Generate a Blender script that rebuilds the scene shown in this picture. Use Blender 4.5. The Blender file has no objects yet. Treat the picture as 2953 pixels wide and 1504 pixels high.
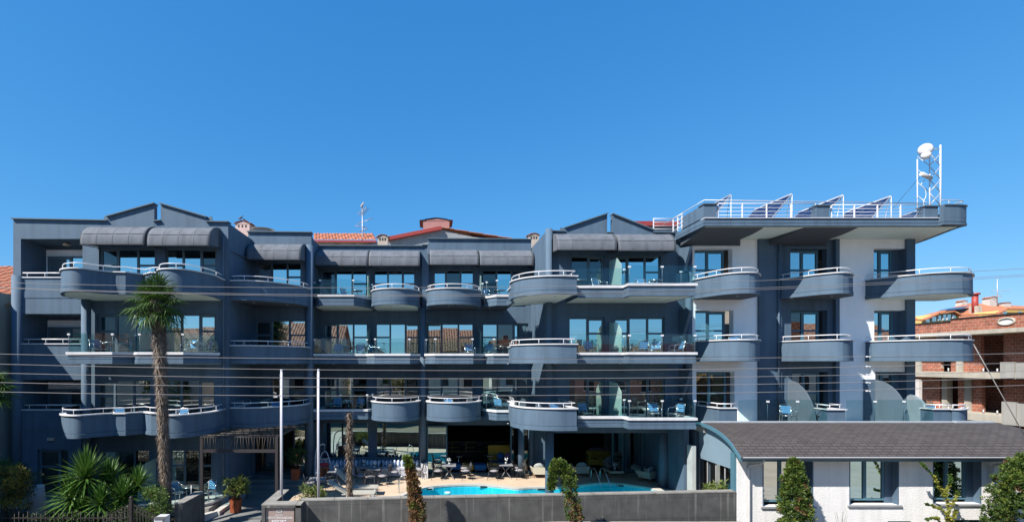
import bpy, bmesh, math, random
from mathutils import Vector, Matrix
R = math.radians
rnd = random.Random(11)
sc = bpy.context.scene
COL = sc.collection
# ------------------------------------------------------------------ camera, sky, sun, exposure
F, HX, HY, EZ = 1450.0, 1237.0, 1048.0, 6.1      # focal length and horizon of the photograph (its own pixels), eye height (m)
cam_d = bpy.data.cameras.new('camera'); cam = bpy.data.objects.new('camera', cam_d); COL.objects.link(cam)
cam.location = (0, 0, EZ); cam.rotation_euler = (R(90), 0, 0)
cam_d.sensor_width = 36.0; cam_d.lens = F/2953*36; cam_d.shift_x = (1476.5-HX)/2953; cam_d.shift_y = (HY-752)/2953
cam_d.clip_start = 0.1; cam_d.clip_end = 3000
sc.camera = cam
SUN = Vector((1.36, 1.0, -1.72)).normalized()    # the way the light travels
el = math.asin(-SUN.z); az = math.atan2(-SUN.x, -SUN.y)
w = bpy.data.worlds.new('World'); sc.world = w; w.use_nodes = True
nt = w.node_tree; bg = nt.nodes['Background']
sky = nt.nodes.new('ShaderNodeTexSky'); sky.sky_type = 'NISHITA'; sky.sun_disc = False
sky.sun_elevation = el; sky.sun_rotation = az % (2*math.pi); sky.altitude = 60; sky.air_density = 1.0; sky.dust_density = 0.0; sky.ozone_density = 2.2
# grade the sky to the photograph's clear polarised blue, channel by channel
sep = nt.nodes.new('ShaderNodeSeparateColor'); cmb = nt.nodes.new('ShaderNodeCombineColor'); nt.links.new(sky.outputs[0], sep.inputs[0])
for ch, (kk, mm) in enumerate(((1.10, .355), (.63, .452), (.43, .628))):
    a1 = nt.nodes.new('ShaderNodeMath'); a1.operation = 'MULTIPLY'; a1.inputs[1].default_value = .1; nt.links.new(sep.outputs[ch], a1.inputs[0])
    a2 = nt.nodes.new('ShaderNodeMath'); a2.operation = 'POWER'; a2.inputs[1].default_value = kk; nt.links.new(a1.outputs[0], a2.inputs[0])
    a3 = nt.nodes.new('ShaderNodeMath'); a3.operation = 'MULTIPLY'; a3.inputs[1].default_value = mm*10; nt.links.new(a2.outputs[0], a3.inputs[0]); nt.links.new(a3.outputs[0], cmb.inputs[ch])
nt.links.new(cmb.outputs[0], bg.inputs[0]); bg.inputs[1].default_value = 0.1
sd = bpy.data.lights.new('sun', 'SUN'); sd.energy = 5.0; sd.angle = R(0.5); sd.color = (1.0, 0.94, 0.86)
so = bpy.data.objects.new('sun', sd); COL.objects.link(so); so.rotation_euler = SUN.to_track_quat('-Z', 'Y').to_euler(); so.location = (-30, -20, 40)
sc.view_settings.view_transform = 'Standard'; sc.view_settings.look = 'None'; sc.view_settings.gamma = 1.0
sc.view_settings.exposure = 0.85; sc.view_settings.use_curve_mapping = False
sc.cycles.max_bounces = 8; sc.cycles.transparent_max_bounces = 16; sc.cycles.glossy_bounces = 4
sc.cycles.caustics_reflective = False; sc.cycles.caustics_refractive = False

# ------------------------------------------------------------------ helpers
def XW(px, Y): return (px-HX)/F*Y
def ZW(py, Y): return EZ+(HY-py)/F*Y
def P(px, py, Y): return Vector((XW(px, Y), Y, ZW(py, Y)))
def G(px, py, z=0.0):
    Y = (EZ-z)*F/(py-HY); return Vector((XW(px, Y), Y, z))

class MB:
    """collects faces; build() links them as ONE mesh object"""
    def __init__(s): s.v = []; s.f = []; s.m = []; s.uv = {}; s.sm = []
    def face(s, pts, m=0, uv=None, smooth=False):
        i = len(s.v); s.v += [tuple(p) for p in pts]; s.f.append(tuple(range(i, i+len(pts)))); s.m.append(m); s.sm.append(smooth)
        if uv: s.uv[len(s.f)-1] = uv
    def idx(s, verts, faces, m=0, smooth=False):
        i = len(s.v); s.v += [tuple(p) for p in verts]
        for f in faces: s.f.append(tuple(i+k for k in f)); s.m.append(m); s.sm.append(smooth)
    def box(s, x0, x1, y0, y1, z0, z1, m=0):
        v = [(x0,y0,z0),(x1,y0,z0),(x1,y1,z0),(x0,y1,z0),(x0,y0,z1),(x1,y0,z1),(x1,y1,z1),(x0,y1,z1)]
        s.idx(v, [(0,3,2,1),(4,5,6,7),(0,1,5,4),(1,2,6,5),(2,3,7,6),(3,0,4,7)], m)
    def beam(s, p, q, w, h, m=0, up=(0,0,1)):
        p = Vector(p); q = Vector(q); d = (q-p).normalized(); u = Vector(up)
        if abs(d.dot(u)) > .98: u = Vector((0,1,0))
        a = d.cross(u).normalized()*w/2; b = a.cross(d).normalized()*h/2
        v = [p-a-b, p+a-b, p+a+b, p-a+b, q-a-b, q+a-b, q+a+b, q-a+b]
        s.idx(v, [(0,1,2,3),(7,6,5,4),(0,4,5,1),(1,5,6,2),(2,6,7,3),(3,7,4,0)], m)
    def tube(s, pts, r, n=6, m=0, closed=False, r1=None):
        pts = [Vector(p) for p in pts]; k = len(pts); vs = []; prev = None
        for i, p in enumerate(pts):
            if closed: d = pts[(i+1) % k]-pts[i-1]
            else: d = pts[min(i+1, k-1)]-pts[max(i-1, 0)]
            d.normalize()
            if prev is None:
                u = Vector((0,0,1)) if abs(d.z) < .9 else Vector((0,1,0)); a = d.cross(u).normalized()
            else:
                a = prev-d*prev.dot(d)
                if a.length < 1e-5: a = d.orthogonal()
                a.normalize()
            prev = a; b = d.cross(a)
            rr = r if r1 is None else r+(r1-r)*i/max(1, k-1)
            for j in range(n):
                t = 2*math.pi*j/n; vs.append(p+a*(rr*math.cos(t))+b*(rr*math.sin(t)))
        fs = []
        for i in range(k if closed else k-1):
            for j in range(n):
                fs.append((i*n+j, i*n+(j+1) % n, ((i+1) % k)*n+(j+1) % n, ((i+1) % k)*n+j))
        s.idx(vs, fs, m, True)
        if not closed: s.idx(vs[:n], [tuple(range(n))[::-1]], m); s.idx(vs[-n:], [tuple(range(n))], m)
    def cyl(s, c, r, z0, z1, n=20, m=0, r1=None): s.lathe([(r, z0), (r if r1 is None else r1, z1)], c, n, m)
    def lathe(s, prof, c, n=16, m=0, caps=True):
        vs = []; k = len(prof)
        for r, z in prof:
            for j in range(n):
                t = 2*math.pi*j/n; vs.append((c[0]+r*math.cos(t), c[1]+r*math.sin(t), z))
        s.idx(vs, [(i*n+j, i*n+(j+1) % n, (i+1)*n+(j+1) % n, (i+1)*n+j) for i in range(k-1) for j in range(n)], m, True)
        if caps:
            s.idx(vs[:n], [tuple(range(n))[::-1]], m); s.idx(vs[-n:], [tuple(range(n))], m)
    def prism(s, poly, z0, z1, m=0):
        n = len(poly); lo = [(x, y, z0) for x, y in poly]; hi = [(x, y, z1) for x, y in poly]
        s.idx(lo+hi, [tuple(range(n))[::-1], tuple(range(n, 2*n))]+[(i, (i+1) % n, n+(i+1) % n, n+i) for i in range(n)], m)
    def xprism(s, poly, x0, x1, m=0):      # outline in (Y,Z) pushed along X
        n = len(poly); a = [(x0, y, z) for y, z in poly]; b = [(x1, y, z) for y, z in poly]
        s.idx(a+b, [tuple(range(n)), tuple(range(n, 2*n))[::-1]]+[(i, n+i, n+(i+1) % n, (i+1) % n) for i in range(n)], m)
    def yprism(s, poly, y0, y1, m=0):      # outline in (X,Z) pushed along Y
        n = len(poly); a = [(x, y0, z) for x, z in poly]; b = [(x, y1, z) for x, z in poly]
        s.idx(a+b, [tuple(range(n)), tuple(range(n, 2*n))[::-1]]+[(i, n+i, n+(i+1) % n, (i+1) % n) for i in range(n)], m)
    def ball(s, c, r, n=10, k=7, m=0, jit=0.0, rot=None):
        vs = []; rx, ry, rz = r if hasattr(r, '__len__') else (r, r, r)
        for i in range(k+1):
            a = math.pi*i/k
            for j in range(n):
                t = 2*math.pi*j/n; q = 1+rnd.uniform(-jit, jit)
                p = Vector((rx*math.sin(a)*math.cos(t)*q, ry*math.sin(a)*math.sin(t)*q, rz*math.cos(a)*q))
                if rot: p = rot @ p
                vs.append(p+Vector(c))
        s.idx(vs, [(i*n+j, (i+1)*n+j, (i+1)*n+(j+1) % n, i*n+(j+1) % n) for i in range(k) for j in range(n)], m, True)
    def sweep(s, path, prof, m=0, caps=True):   # path in plan, prof = closed (offset outwards, z)
        nn = normals(path); k = len(prof); vs = []
        for (x, y), (nx, ny) in zip(path, nn):
            for o, z in prof: vs.append((x+nx*o, y+ny*o, z))
        fs = [(i*k+j, (i+1)*k+j, (i+1)*k+(j+1) % k, i*k+(j+1) % k) for i in range(len(path)-1) for j in range(k)]
        s.idx(vs, fs, m)
        if caps: s.idx(vs[:k], [tuple(range(k))], m); s.idx(vs[-k:], [tuple(range(k))[::-1]], m)
    def build(s, name, mats, parent=None, loc=None, fix=True):
        o0 = WL.get(parent.name, Vector()) if parent else Vector(loc or (0, 0, 0))
        me = bpy.data.meshes.new(name)
        me.from_pydata([(x-o0[0], y-o0[1], z-o0[2]) for x, y, z in s.v], [], s.f)
        for mt in (mats if isinstance(mats, (list, tuple)) else [mats]): me.materials.append(mt)
        me.polygons.foreach_set('material_index', s.m); me.polygons.foreach_set('use_smooth', s.sm)
        if s.uv:
            l = me.uv_layers.new(name='uv')
            for fi, uvs in s.uv.items():
                for li, q in zip(me.polygons[fi].loop_indices, uvs): l.data[li].uv = q
        if fix:
            bm = bmesh.new(); bm.from_mesh(me); bmesh.ops.remove_doubles(bm, verts=bm.verts, dist=1e-5)
            bmesh.ops.recalc_face_normals(bm, faces=bm.faces); bm.to_mesh(me); bm.free()
        o = bpy.data.objects.new(name, me); COL.objects.link(o)
        if parent: o.parent = parent; WL[o.name] = o0
        else: o.location = o0; WL[o.name] = o0
        return o
WL = {}
def normals(path):
    k = len(path); out = []
    for i in range(k):
        ns = []
        for a, b in ((i-1, i), (i, i+1)):
            if a < 0 or b >= k: continue
            dx, dy = path[b][0]-path[a][0], path[b][1]-path[a][1]; l = math.hypot(dx, dy) or 1
            ns.append((dy/l, -dx/l))
        x = sum(n[0] for n in ns); y = sum(n[1] for n in ns); l = math.hypot(x, y) or 1
        x /= l; y /= l; c = max(.5, x*ns[0][0]+y*ns[0][1]); out.append((x/c, y/c))
    return out
def empty(name, loc, label=None, cat=None, group=None):
    o = bpy.data.objects.new(name, None); COL.objects.link(o); o.location = loc; o.empty_display_size = .3; WL[o.name] = Vector(loc)
    if label: tag(o, label, cat, group)
    return o
def tag(o, label, cat, group=None):
    o['label'] = label; o['category'] = cat
    if group: o['group'] = group
    return o
def struct(o): o['kind'] = 'structure'; return o
def copy_tree(o, parent=None):
    c = o.copy(); COL.objects.link(c)
    if parent: c.parent = parent
    for ch in list(o.children): copy_tree(ch, c)
    return c
USED = set()
def put(proto, loc, rot, label, group=None, s=1.0):
    o = proto if proto.name not in USED else copy_tree(proto)
    USED.add(proto.name); o.location = loc; o.rotation_euler = (0, 0, R(rot)); o.scale = (s, s, s)
    o['label'] = label
    if group: o['group'] = group
    return o
def smooth(pts, n=5):
    out = []
    for i in range(len(pts)-1):
        p0, p1, p2, p3 = pts[max(i-1, 0)], pts[i], pts[i+1], pts[min(i+2, len(pts)-1)]
        for k in range(n):
            t = k/n
            out.append(tuple(.5*(2*b+(c-a)*t+(2*a-5*b+4*c-d)*t*t+(3*b-a-3*c+d)*t**3) for a, b, c, d in zip(p0, p1, p2, p3)))
    return out+[tuple(pts[-1])]

# ------------------------------------------------------------------ materials
def node(t, kind, **kw):
    n = t.nodes.new(kind)
    for k, v in kw.items(): setattr(n, k, v)
    return n
ALB = .76   # the sun lamp is strong for this exposure: paints a little darker than their nominal values
def M(name, col, rough=.6, var=.12, scale=2.0, bump=0.0, bscale=30, metal=0.0, spec=.4, stain=0.0, trans=0.0, stretch=(1,1,1)):
    m = bpy.data.materials.new(name); m.use_nodes = True; t = m.node_tree; b = t.nodes['Principled BSDF']
    b.inputs['Roughness'].default_value = rough; b.inputs['Metallic'].default_value = metal; b.inputs['Specular IOR Level'].default_value = spec
    tc = node(t, 'ShaderNodeTexCoord'); mp = node(t, 'ShaderNodeMapping'); mp.inputs['Scale'].default_value = stretch
    t.links.new(tc.outputs['Object'], mp.inputs[0])
    nz = node(t, 'ShaderNodeTexNoise'); nz.inputs['Scale'].default_value = scale; nz.inputs['Detail'].default_value = 6; nz.inputs['Roughness'].default_value = .65
    t.links.new(mp.outputs[0], nz.inputs[0])
    rp = node(t, 'ShaderNodeValToRGB'); rp.color_ramp.elements[0].position = .3; rp.color_ramp.elements[1].position = .7
    rp.color_ramp.elements[0].color = tuple(ALB*c*(1-var) for c in col)+(1,); rp.color_ramp.elements[1].color = tuple(min(1, ALB*c*(1+var)) for c in col)+(1,)
    t.links.new(nz.outputs[0], rp.inputs[0]); out = rp.outputs[0]
    if stain:
        mp2 = node(t, 'ShaderNodeMapping'); mp2.inputs['Scale'].default_value = (2.2, 2.2, .16); t.links.new(tc.outputs['Object'], mp2.inputs[0])
        n2 = node(t, 'ShaderNodeTexNoise'); n2.inputs['Scale'].default_value = 1.6; n2.inputs['Detail'].default_value = 7; t.links.new(mp2.outputs[0], n2.inputs[0])
        r2 = node(t, 'ShaderNodeMapRange'); r2.inputs[1].default_value = .45; r2.inputs[2].default_value = .75; r2.inputs[3].default_value = 1; r2.inputs[4].default_value = 1-stain
        t.links.new(n2.outputs[0], r2.inputs[0])
        mx = node(t, 'ShaderNodeMix', data_type='RGBA', blend_type='MULTIPLY'); mx.inputs[0].default_value = 1
        t.links.new(out, mx.inputs[6]); t.links.new(r2.outputs[0], mx.inputs[7]); out = mx.outputs[2]
    t.links.new(out, b.inputs['Base Color'])
    if bump:
        n3 = node(t, 'ShaderNodeTexNoise'); n3.inputs['Scale'].default_value = bscale; n3.inputs['Detail'].default_value = 4; t.links.new(mp.outputs[0], n3.inputs[0])
        bp = node(t, 'ShaderNodeBump'); bp.inputs['Strength'].default_value = bump; bp.inputs['Distance'].default_value = .02
        t.links.new(n3.outputs[0], bp.inputs['Height']); t.links.new(bp.outputs[0], b.inputs['Normal'])
    if trans:
        tr = node(t, 'ShaderNodeBsdfTranslucent'); t.links.new(out, tr.inputs[0]); ms = node(t, 'ShaderNodeMixShader'); ms.inputs[0].default_value = trans
        o = t.nodes['Material Output']; t.links.new(b.outputs[0], ms.inputs[1]); t.links.new(tr.outputs[0], ms.inputs[2]); t.links.new(ms.outputs[0], o.inputs[0])
    return m
def brickmat(name, c1, c2, mort, bw, bh, msize=.01, axes='xz', rough=.8, bump=.5, uv=False, offset=.5, stain=0, var=.25):
    m = bpy.data.materials.new(name); m.use_nodes = True; t = m.node_tree; b = t.nodes['Principled BSDF']; b.inputs['Roughness'].default_value = rough
    tc = node(t, 'ShaderNodeTexCoord')
    if uv: vec = tc.outputs['UV']
    else:
        sp = node(t, 'ShaderNodeSeparateXYZ'); cb = node(t, 'ShaderNodeCombineXYZ'); t.links.new(tc.outputs['Object'], sp.inputs[0])
        for i, a in enumerate(axes): t.links.new(sp.outputs['xyz'.index(a)], cb.inputs[i])
        vec = cb.outputs[0]
    c1, c2, mort = [tuple(ALB*q for q in c) for c in (c1, c2, mort)]
    br = node(t, 'ShaderNodeTexBrick'); br.offset = offset
    for k, v in (('Color1', c1+(1,)), ('Color2', c2+(1,)), ('Mortar', mort+(1,)), ('Scale', 1.0), ('Mortar Size', msize), ('Brick Width', bw), ('Row Height', bh), ('Mortar Smooth', .15)): br.inputs[k].default_value = v
    t.links.new(vec, br.inputs['Vector'])
    nz = node(t, 'ShaderNodeTexNoise'); nz.inputs['Scale'].default_value = 2.5; nz.inputs['Detail'].default_value = 8; t.links.new(tc.outputs['Object'], nz.inputs[0])
    mr = node(t, 'ShaderNodeMapRange'); mr.inputs[1].default_value = .3; mr.inputs[2].default_value = .7; mr.inputs[3].default_value = 1-var; mr.inputs[4].default_value = 1+var; t.links.new(nz.outputs[0], mr.inputs[0])
    mx = node(t, 'ShaderNodeMix', data_type='RGBA', blend_type='MULTIPLY'); mx.inputs[0].default_value = 1; t.links.new(br.outputs[0], mx.inputs[6]); t.links.new(mr.outputs[0], mx.inputs[7]); out = mx.outputs[2]
    if stain:      # pale lime streaks running down
        mp2 = node(t, 'ShaderNodeMapping'); mp2.inputs['Scale'].default_value = (3.0, 3.0, .12); t.links.new(tc.outputs['Object'], mp2.inputs[0])
        n2 = node(t, 'ShaderNodeTexNoise'); n2.inputs['Scale'].default_value = 2.0; n2.inputs['Detail'].default_value = 5; t.links.new(mp2.outputs[0], n2.inputs[0])
        r2 = node(t, 'ShaderNodeMapRange'); r2.inputs[1].default_value = .56; r2.inputs[2].default_value = .78; r2.inputs[3].default_value = 0; r2.inputs[4].default_value = stain; t.links.new(n2.outputs[0], r2.inputs[0])
        m2 = node(t, 'ShaderNodeMix', data_type='RGBA'); t.links.new(r2.outputs[0], m2.inputs[0]); t.links.new(out, m2.inputs[6]); m2.inputs[7].default_value = (.45,.43,.4,1); out = m2.outputs[2]
    t.links.new(out, b.inputs['Base Color'])
    bp = node(t, 'ShaderNodeBump'); bp.inputs['Strength'].default_value = bump; bp.inputs['Distance'].default_value = .01; bp.invert = True
    t.links.new(br.outputs['Fac'], bp.inputs['Height']); t.links.new(bp.outputs[0], b.inputs['Normal'])
    return m
def mirror_glass(name, tint, dark, fac):
    m = bpy.data.materials.new(name); m.use_nodes = True; t = m.node_tree; t.nodes.clear()
    o = node(t, 'ShaderNodeOutputMaterial'); d = node(t, 'ShaderNodeBsdfDiffuse'); d.inputs[0].default_value = dark+(1,)
    g = node(t, 'ShaderNodeBsdfGlossy'); g.inputs[0].default_value = tint+(1,); g.inputs['Roughness'].default_value = 0.0
    tc = node(t, 'ShaderNodeTexCoord'); nz = node(t, 'ShaderNodeTexNoise'); nz.inputs['Scale'].default_value = .9; nz.inputs['Detail'].default_value = 1; t.links.new(tc.outputs['Object'], nz.inputs[0])
    bp = node(t, 'ShaderNodeBump'); bp.inputs['Strength'].default_value = .012; bp.inputs['Distance'].default_value = .12; t.links.new(nz.outputs[0], bp.inputs['Height']); t.links.new(bp.outputs[0], g.inputs['Normal'])
    x = node(t, 'ShaderNodeMixShader'); x.inputs[0].default_value = fac
    t.links.new(d.outputs[0], x.inputs[1]); t.links.new(g.outputs[0], x.inputs[2]); t.links.new(x.outputs[0], o.inputs[0])
    return m
def clear_glass(name, tint, base=.05, ior=1.45, gcol=(1,1,1), diff=None, dfac=0.0, bump=0.0):
    m = bpy.data.materials.new(name); m.use_nodes = True; t = m.node_tree; t.nodes.clear()
    o = node(t, 'ShaderNodeOutputMaterial'); tr = node(t, 'ShaderNodeBsdfTransparent'); tr.inputs[0].default_value = tint+(1,)
    g = node(t, 'ShaderNodeBsdfGlossy'); g.inputs[0].default_value = gcol+(1,); g.inputs['Roughness'].default_value = 0.0
    fr = node(t, 'ShaderNodeFresnel'); fr.inputs[0].default_value = ior
    ad = node(t, 'ShaderNodeMath', operation='ADD', use_clamp=True); ad.inputs[1].default_value = base; t.links.new(fr.outputs[0], ad.inputs[0])
    geo = node(t, 'ShaderNodeNewGeometry'); iv = node(t, 'ShaderNodeMath', operation='SUBTRACT'); iv.inputs[0].default_value = 1.0; t.links.new(geo.outputs['Backfacing'], iv.inputs[1])
    fb = node(t, 'ShaderNodeMath', operation='MULTIPLY'); t.links.new(ad.outputs[0], fb.inputs[0]); t.links.new(iv.outputs[0], fb.inputs[1])   # only the outer skin mirrors
    src = tr
    if diff:
        d = node(t, 'ShaderNodeBsdfDiffuse'); d.inputs[0].default_value = diff+(1,); tl = node(t, 'ShaderNodeBsdfTranslucent'); tl.inputs[0].default_value = diff+(1,)
        a = node(t, 'ShaderNodeMixShader'); a.inputs[0].default_value = .5; t.links.new(d.outputs[0], a.inputs[1]); t.links.new(tl.outputs[0], a.inputs[2])
        src = node(t, 'ShaderNodeMixShader'); src.inputs[0].default_value = dfac; t.links.new(tr.outputs[0], src.inputs[1]); t.links.new(a.outputs[0], src.inputs[2])
    if bump:
        tc = node(t, 'ShaderNodeTexCoord'); nz = node(t, 'ShaderNodeTexNoise'); nz.inputs['Scale'].default_value = 3.5; nz.inputs['Detail'].default_value = 3; t.links.new(tc.outputs['Object'], nz.inputs[0])
        bp = node(t, 'ShaderNodeBump'); bp.inputs['Strength'].default_value = bump; bp.inputs['Distance'].default_value = .05
        t.links.new(nz.outputs[0], bp.inputs['Height']); t.links.new(bp.outputs[0], g.inputs['Normal']); t.links.new(bp.outputs[0], fr.inputs['Normal'])
    x = node(t, 'ShaderNodeMixShader'); t.links.new(fb.outputs[0], x.inputs[0]); t.links.new(src.outputs[0], x.inputs[1]); t.links.new(g.outputs[0], x.inputs[2]); t.links.new(x.outputs[0], o.inputs[0])
    return m
def leafmat(name, c1, c2, scale=3.0, trans=.25, rough=.5):
    m = M(name, c1, rough=rough, var=0, spec=.3, trans=trans); t = m.node_tree
    rp = [n for n in t.nodes if n.type == 'VALTORGB'][0]; nz = [n for n in t.nodes if n.type == 'TEX_NOISE'][0]
    nz.inputs['Scale'].default_value = scale
    rp.color_ramp.elements[0].color = c1+(1,); rp.color_ramp.elements[1].color = c2+(1,)
    return m
def stripes(name, c1, c2, axis, period, duty=.5, rough=.7):
    m = bpy.data.materials.new(name); m.use_nodes = True; t = m.node_tree; b = t.nodes['Principled BSDF']; b.inputs['Roughness'].default_value = rough
    tc = node(t, 'ShaderNodeTexCoord'); sp = node(t, 'ShaderNodeSeparateXYZ'); t.links.new(tc.outputs['Object'], sp.inputs[0])
    a = node(t, 'ShaderNodeMath', operation='DIVIDE'); a.inputs[1].default_value = period; t.links.new(sp.outputs[axis], a.inputs[0])
    f = node(t, 'ShaderNodeMath', operation='FRACT'); t.links.new(a.outputs[0], f.inputs[0])
    g = node(t, 'ShaderNodeMath', operation='GREATER_THAN'); g.inputs[1].default_value = duty; t.links.new(f.outputs[0], g.inputs[0])
    x = node(t, 'ShaderNodeMix', data_type='RGBA'); x.inputs[6].default_value = c1+(1,); x.inputs[7].default_value = c2+(1,)
    t.links.new(g.outputs[0], x.inputs[0]); t.links.new(x.outputs[2], b.inputs['Base Color'])
    return m

wall_m = M('slate_blue_render', (.104,.168,.242), .75, .11, .8, .3, 55, stain=.24)
white_m = M('white_render', (1.16,1.17,1.19), .85, .04, 1.0, .5, 28, stain=.05)
annex_m = M('rough_white_render', (.92,.91,.90), .9, .05, 1.5, .7, 20, stain=.14)
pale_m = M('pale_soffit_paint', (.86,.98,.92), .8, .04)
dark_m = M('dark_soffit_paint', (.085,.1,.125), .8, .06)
coping_m = M('white_coping', (.78,.78,.80), .5, .06, 3, stain=.12)
rail_m = M('white_enamel', (.84,.84,.86), .3, .03, 4)
frame_m = M('blue_grey_frame', (.115,.17,.215), .45, .05)
frame2_m = M('teal_frame', (.09,.21,.28), .45, .05)
awn_m = M('grey_awning_canvas', (.155,.172,.200), .85, .12, 1.4, .2, 90, stain=.3)
awnd_m = M('dark_awning_edge', (.05,.052,.06), .8)
pane_m = mirror_glass('mirror_window_glass', (.60,.79,.80), (.012,.016,.02), .80)
paned_m = mirror_glass('dark_window_glass', (.80,.80,.74), (.016,.015,.015), .80)
lowp_m = mirror_glass('ground_floor_glass', (.5,.52,.5), (.010,.010,.012), .34)
curt_m = mirror_glass('curtained_window_glass', (.60,.79,.80), (.16,.155,.14), .72)
open_m = mirror_glass('open_window_glass', (.5,.55,.55), (.006,.006,.008), .22)
glass_m = clear_glass('clear_glass', (.82,.92,.92), .02)
frost_m = clear_glass('frosted_glass', (.7,.92,.88), .03, diff=(.62,.80,.76), dfac=.75)
conc_m = M('concrete', (.46,.43,.37), .9, .2, 1.3, .4, 25, stain=.2)
metal_m = M('brushed_steel', (.6,.61,.63), .28, .05, metal=1.0)
galv_m = M('galvanised_metal', (.62,.63,.65), .4, .1, metal=.3)
black_m = M('black_metal', (.018,.018,.02), .45)
int_m = M('dark_interior', (.02,.019,.021), .8, .2)
tile_m = M('terracotta_roof_tile', (.47,.18,.10), .8, .42, 5, .3, 30)
tile2_m = M('orange_roof_tile', (.58,.22,.11), .8, .3, 3, .3, 30)
red_m = M('red_painted_trim', (.36,.05,.045), .6, .1)
pink_m = M('pink_render', (.5,.24,.22), .85, .12, 2, .3, 30)
brick_m = brickmat('hollow_brick', (.46,.15,.085), (.34,.11,.065), (.50,.40,.32), .33, .2, .012, 'yz', bump=.6, var=.3)
stone_m = brickmat('dark_stone_cladding', (.094,.094,.092), (.078,.078,.078), (.045,.045,.044), 1.65, .82, .006, 'xz', rough=.75, bump=.4, stain=.35, var=.28)
stonetop_m = brickmat('stone_coping', (.31,.30,.275), (.27,.26,.24), (.10,.10,.09), 1.25, 5.0, .012, 'xy', rough=.8, bump=.3, offset=0, var=.22)
shingle_m = brickmat('dark_shingle', (.072,.062,.062), (.092,.079,.076), (.026,.022,.022), .36, .15, .012, uv=True, rough=.85, bump=1.0, var=.14)
deck_m = M('beige_stone_deck', (.66,.52,.38), .7, .12, .8, .2, 40)
# ------------------------------------------------------------------ the hotel
hotel = empty('hotel_building', (0, 24, 0), 'dark slate blue four-storey hotel with rounded balconies, grey awnings and white right wing', 'building')
W4, W3, W2, W1 = 11.38, 8.37, 5.38, 2.2
YA, YB, YC, YD, YE = 22.9, 26.0, 28.2, 24.6, 24.3
def X_(px, Y): return XW(px, Y)

def wall(Y, x0, x1, z0, z1, holes, mat=None, t=.22, name='wall', par=None):
    """a wall facing the street, pierced by openings (x0,x1,z0,z1) with reveals"""
    b = MB(); xs = sorted({x0, x1}|{h[0] for h in holes}|{h[1] for h in holes}); zs = sorted({z0, z1}|{h[2] for h in holes}|{h[3] for h in holes})
    for i in range(len(xs)-1):
        for j in range(len(zs)-1):
            cx, cz = (xs[i]+xs[i+1])/2, (zs[j]+zs[j+1])/2
            if any(h[0] < cx < h[1] and h[2] < cz < h[3] for h in holes): continue
            b.face([(xs[i],Y,zs[j]),(xs[i+1],Y,zs[j]),(xs[i+1],Y,zs[j+1]),(xs[i],Y,zs[j+1])])
    for a, c, d, e in holes:
        b.face([(a,Y,d),(a,Y,e),(a,Y+t,e),(a,Y+t,d)]); b.face([(c,Y,d),(c,Y+t,d),(c,Y+t,e),(c,Y,e)])
        b.face([(a,Y,e),(c,Y,e),(c,Y+t,e),(a,Y+t,e)]); b.face([(a,Y,d),(a,Y+t,d),(c,Y+t,d),(c,Y,d)])
    return b.build(name, mat or wall_m, par or hotel, fix=False)

def window(x0, x1, z0, z1, Y, panes, parent=None, gm=None, fm=None, fw=.075, name='window'):
    """panes: list of (relative width, transom height as fraction from top or None, is door)"""
    fb = MB(); gb = MB(); tot = sum(p[0] for p in panes); d0, d1 = Y, Y+.08; x = x0
    W = x1-x0
    fb.box(x0, x1, d0, d1, z1-fw, z1); fb.box(x0, x1, d0, d1, z0, z0+fw)
    for i, (wd, tr, dr) in enumerate(panes):
        xa, xb = x, x+W*wd/tot; x = xb; f = fw*(1.35 if dr else .8)
        fb.box(xa, xa+f/ (1 if i == 0 else 1.3), d0+.004, d1, z0+fw, z1-fw); fb.box(xb-f/(1 if i == len(panes)-1 else 1.3), xb, d0+.008, d1, z0+fw, z1-fw)
        if tr is not None:
            zt = z1-(z1-z0)*tr; fb.box(xa+f, xb-f, d0+.012, d1, zt-.045, zt+.045)
        if dr: fb.box(xa+f, xb-f, d0+.016, d1, z1-fw-.07, z1-fw)
        a, c = rnd.uniform(-.0035, .0035), rnd.uniform(-.003, .003)   # no two panes hang perfectly true
        hw, hh = (xb-xa)/2, (z1-z0)/2
        gb.face([(xa+.01,Y+.05-a*hw-c*hh,z0+.01),(xb-.01,Y+.05+a*hw-c*hh,z0+.01),(xb-.01,Y+.05+a*hw+c*hh,z1-.01),(xa+.01,Y+.05-a*hw+c*hh,z1-.01)], rnd.choice((0,0,0,0,0,1,1,2)) if Y > 22 else 0)
    par = parent or hotel
    w = MB(); w.box(x0-.005, x1+.005, Y+.1, Y+.13, z0-.005, z1+.005)
    wo = w.build(name, int_m, par)
    fb.build('frame', fm or frame_m, wo); gb.build('pane', [gm or pane_m, curt_m, open_m], wo, fix=False)
    return wo
T3 = [(1, .38, False), (1.05, None, False), (.95, .38, True)]
T3L = [(1, .38, True), (1.1, None, False), (1, .38, False)]
def bay(Y, px0, px1, ztop, zbot, panes, holes, gm=None):
    x0, x1 = X_(px0, Y), X_(px1, Y); holes.append((x0, x1, zbot, ztop))
    window(x0, x1, zbot, ztop, Y+.1, panes, gm=gm)

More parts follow.
